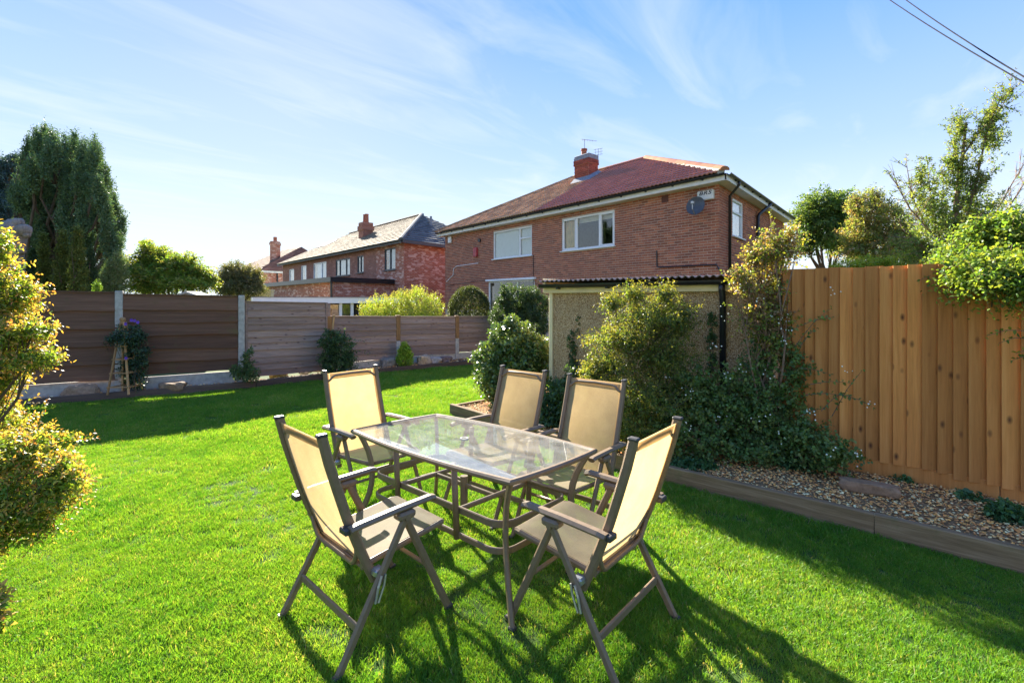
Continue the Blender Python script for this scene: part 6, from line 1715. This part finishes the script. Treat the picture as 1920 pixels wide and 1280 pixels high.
# ivy creeping on the garage wall
pt = fg.w(fg.hit(1075), .05, 0)
plant('ivy', 'thin ivy strand creeping up the left of the pebbledash garage wall', 'ivy', (pt.x, pt.y, .1), [lobe(1072, 650, pt.y, 8, 40, .03), lobe(1085, 600, pt.y, 5, 20, .03), lobe(1075, 700, pt.y, 16, 30, .04)], 110, .07, 6, .04, .032, DK, 78, 'leaf', up=.3, r0=.005, hexa=True)
pt = fg.w(fg.hit(1335), .05, 0)
plant('ivy', 'ivy shoot on the garage wall just left of the black downpipe', 'ivy', (pt.x, pt.y, .1), [(np.array(fg.w(fg.hit(1337), .05, z)[:]), np.array([.05, .03, .12])) for z in (1.42, 1.2, .98)], 60, .07, 6, .036, .03, DK, 79, 'leaf', up=.3, r0=.005, hexa=True)
# weeds on the gravel
WD = [(0.05, 0.12, 0.04), (0.04, 0.10, 0.04), (0.07, 0.14, 0.05)]
for i, (u, v, ru, rv, n, lab) in enumerate(((1888, 958, 34, 22, 110, 'leafy green weed at the foot of the fence by the right edge'), (1818, 930, 22, 8, 40, 'small creeping weed along the gravel board'), (1500, 868, 44, 14, 120, 'low green groundcover under the snowberry'), (1400, 845, 44, 16, 120, 'broad-leaved green plant on the gravel below the twiggy shrub'),
                                            (1300, 868, 44, 12, 120, 'low green weeds at the gravel edge behind the right chair'), (1690, 895, 14, 6, 24, 'tiny weed against the gravel board above the stone'))):
    p = gnd(u, v + rv * .8, .1)
    plant('weed', lab, 'plant', (p.x, p.y, .1), [lobe(u, v, p.y, ru, rv, .10)], n, .09, 7, .045, .028, WD, 80 + i, 'leaf', up=.35, sag=.35, r0=.004, hexa=True, group='weeds on the gravel bed', n_each=2)
# ---- trees beyond the right fence
lb = [lobe(1545, 385, 22, 40, 34), lobe(1515, 405, 22, 30, 32), lobe(1580, 400, 22, 36, 40), lobe(1540, 430, 22, 46, 34), lobe(1510, 455, 22, 24, 24), lobe(1575, 450, 22, 30, 24)]
plant('garden_tree', 'dark green round-crowned tree right of the brick house, clear stem below', 'tree', (at(1555, 500, 22).x, 22, 0), lb, 1900, .5, 9, .17, .09, [(0.075, 0.13, 0.035), (0.055, 0.105, 0.03), (0.11, 0.16, 0.045)], 90, 'leaf_bright', up=.2, lump=.3, sag=.25, inner=.4, r0=.10, part='crown', trunk='trunk')
lb = [lobe(1632, 400, 17, 38, 44), lobe(1665, 420, 17, 44, 40), lobe(1610, 440, 17, 34, 40), lobe(1640, 465, 17, 60, 36), lobe(1690, 450, 17, 36, 40), lobe(1605, 378, 17, 16, 22), lobe(1640, 365, 17, 12, 16)]
ex = [shootpx(1600 + 12 * k, 420, 1590 + 17 * k, 352 + 6 * (k % 3), 17) for k in range(9)]
plant('garden_tree', 'pale olive tree with dead twigs between the dark tree and the tall bare-branched tree', 'tree', (at(1650, 500, 17).x, 17, 0), lb, 2500, .42, 9, .11, .055, [(0.15, 0.19, 0.05), (0.20, 0.22, 0.065), (0.12, 0.165, 0.05), (0.22, 0.17, 0.09)], 91, 'leaf_bright', up=.35, lump=.25, sag=.15, r0=.08, part='crown', trunk='trunk', stem_r=.008, every=3, bark='twig',
      extra=([e[0] for e in ex], [e[1] for e in ex], [e[2] for e in ex], 5))
plant('shrub', 'low bright yellow-green shrubbery showing just above the tall fence', 'shrub', (at(1600, 500, 12).x, 12, 0), [lobe(1590, 497, 12, 30, 14), lobe(1625, 492, 12, 34, 16), lobe(1570, 502, 12, 18, 10), lobe(1600, 520, 12, 60, 20), lobe(1700, 488, 11.5, 40, 20), lobe(1740, 480, 11, 36, 24), lobe(1665, 500, 12, 40, 14)], 1700, .2, 8, .07, .03, [(0.26, 0.29, 0.035), (0.20, 0.26, 0.03)], 92, 'leaf', up=.4, r0=.03)
# tall sparse tree with bare branches: real forked limbs, leaves in clumps on some of them
def sparse_tree():
    rg = np.random.default_rng(93); Y = 9.6; base = at(1795, 560, Y); base.z = 0
    root = empty('garden_tree', base, 'tall thin tree with bare side branches rising over the right fence', 'tree')
    mb = MB(); leafO, leafD, leafS = [], [], []
    def limb(pts, r0, r1, n=6):
        m = len(pts); mb.tube(pts, [r0 + (r1 - r0) * k / (m - 1) for k in range(m)], n, cap=False)
    T = [at(u, v, Y) for u, v in ((1793, 640), (1790, 520), (1788, 450), (1792, 390), (1800, 330), (1806, 280), (1812, 230))]; T[0].z = 0
    limb(T, .065, .02, 8)
    main = [((1788, 470), (1815, 400), (1835, 320), (1850, 250), (1880, 175)), ((1790, 500), (1760, 440), (1745, 370), (1738, 300)), ((1792, 400), (1820, 370), (1850, 330)), ((1800, 330), (1790, 280), (1802, 205)),
            ((1788, 480), (1740, 430), (1705, 390), (1672, 330)), ((1740, 430), (1710, 370), (1700, 310)), ((1788, 520), (1740, 470), (1690, 430)), ((1795, 520), (1850, 430), (1900, 340), (1925, 300)), ((1795, 500), (1860, 420), (1925, 380)),
            ((1830, 455), (1890, 390), (1930, 330)), ((1850, 440), (1900, 420), (1940, 400)), ((1788, 450), (1765, 400), (1770, 340)), ((1806, 290), (1835, 250), (1870, 215), (1898, 165)), ((1790, 540), (1840, 500), (1880, 440))]
    leafy = {0, 1, 2, 3, 11, 12, 13}
    for i, br in enumerate(main):
        pts = [at(u, v, Y + (k * .12 if i % 2 else -k * .1)) for k, (u, v) in enumerate(br)]
        limb(pts, .028 if i < 4 else .02, .005)
        for k in range(len(pts) - 1):
            for _ in range(12 if i in leafy else 9):
                s = pts[k].lerp(pts[k + 1], rg.random()); d = (pts[k + 1] - pts[k]).normalized()
                d = (d + Vector(rg.normal(0, .55, 3)) + Vector((0, 0, .25))).normalized(); L = rg.uniform(.18, .5)
                e = s + d * L; mdl = s + d * L * .5 + Vector((0, 0, -.02)); mb.tube([s, mdl, e], [.008, .005, .002], 3, cap=False)
                for _2 in range(2):
                    d2 = (d + Vector(rg.normal(0, .6, 3))).normalized(); e2 = mdl + d2 * L * .55; mb.tube([mdl, e2], [.005, .002], 3, cap=False)
                    if i in leafy or rg.random() < .10: leafO.append(mdl[:]); leafD.append(d2[:]); leafS.append(L * .6)
                if i in leafy or rg.random() < .12: leafO.append(s[:]); leafD.append(d[:]); leafS.append(L)
    V1 = sprays(np.array(leafO), np.array(leafD), np.array(leafS), 10, .075, .034, rg, [(0.12, 0.18, 0.045), (0.16, 0.20, 0.055), (0.085, 0.14, 0.038)], None, .3, .9, .15)
    lb = [lobe(1795, 420, Y, 44, 50), lobe(1740, 390, Y, 34, 44), lobe(1725, 340, Y, 16, 40), lobe(1835, 400, Y, 40, 44), lobe(1800, 330, Y, 26, 44), lobe(1860, 250, Y, 22, 40), lobe(1800, 240, Y, 12, 36), lobe(1785, 300, Y, 14, 24), lobe(1740, 460, Y, 46, 40), lobe(1850, 470, Y, 44, 40)]
    lb = [(c, r * 1.16) for c, r in lb]
    O, D, S = shoot_field(lb, 1700, .26, rg, .4, .08, .45)
    V2 = sprays(O, D, S, 9, .075, .034, rg, [(0.12, 0.18, 0.045), (0.16, 0.20, 0.055), (0.085, 0.14, 0.038)], None, .3, .9, .15)
    stems_of(mb, O, D, S, .15, .005, 2)
    V, Fc, C = join([V1, V2]); np_mesh('crown', V, Fc, C, M['leaf_bright'], root)
    mb.build('trunk', M['twig'], root, auto=False)
sparse_tree()
# leafy hedge hanging over the right fence
HG = [(0.14, 0.21, 0.03), (0.10, 0.175, 0.028), (0.18, 0.23, 0.04), (0.075, 0.14, 0.03)]
def fy(u): return frf.w(frf.hit(u), 0, 0).y
lb = [lobe(1800, 478, fy(1800) + .35, 50, 40), lobe(1850, 455, fy(1850) + .35, 54, 46), lobe(1905, 440, fy(1905) + .4, 52, 50), lobe(1865, 515, fy(1865) - .14, 62, 34, .16), lobe(1915, 525, fy(1915) - .15, 44, 34, .16), lobe(1808, 518, fy(1808) - .10, 46, 22, .14), lobe(1765, 500, fy(1765) + .05, 34, 16, .08), lobe(1880, 415, fy(1880) + .3, 40, 34), lobe(1830, 430, fy(1830) + .35, 36, 26), lobe(1850, 490, fy(1850) + .05, 80, 34, .2), lobe(1960, 490, fy(1960) - .1, 50, 70, .2), lobe(1900, 470, fy(1900) + .6, 90, 60), lobe(2010, 500, fy(2010) + .3, 80, 90)]
ex = [shootpx(1810, 520, 1745, 520, fy(1780) + .05, fy(1750) - .06), shootpx(1790, 510, 1722, 500, fy(1780) + .05, fy(1730) - .05), shootpx(1925, 620, 1848, 605, fy(1900) - .12, fy(1850) - .16), shootpx(1935, 635, 1870, 618, fy(1900) - .1), shootpx(1940, 670, 1895, 658, fy(1900) - .12), shootpx(1900, 560, 1890, 580, fy(1900) - .08), shootpx(1800, 500, 1760, 470, fy(1780) + .1), shootpx(1960, 655, 1900, 640, fy(1900) - .15)]
plant('hedge', 'bright yellow-green leafy hedge hanging over the top of the tall fence', 'hedge', (at(1900, 560, 4.3).x, 4.35, 0), lb, 2700, .29, 11, .040, .024, HG, 94, 'leaf_bright', up=.05, sag=.4, lump=.55, inner=.2, r0=.016, hexa=True, stem_r=.002, every=4, extra=([e[0] for e in ex], [e[1] for e in ex], [e[2] for e in ex], 11))
tri = sum(len(o.data.loop_triangles) if o.type == 'MESH' and (o.data.calc_loop_triangles() or True) else 0 for o in SC.objects)
print('objects', len(SC.objects), 'triangles', tri)
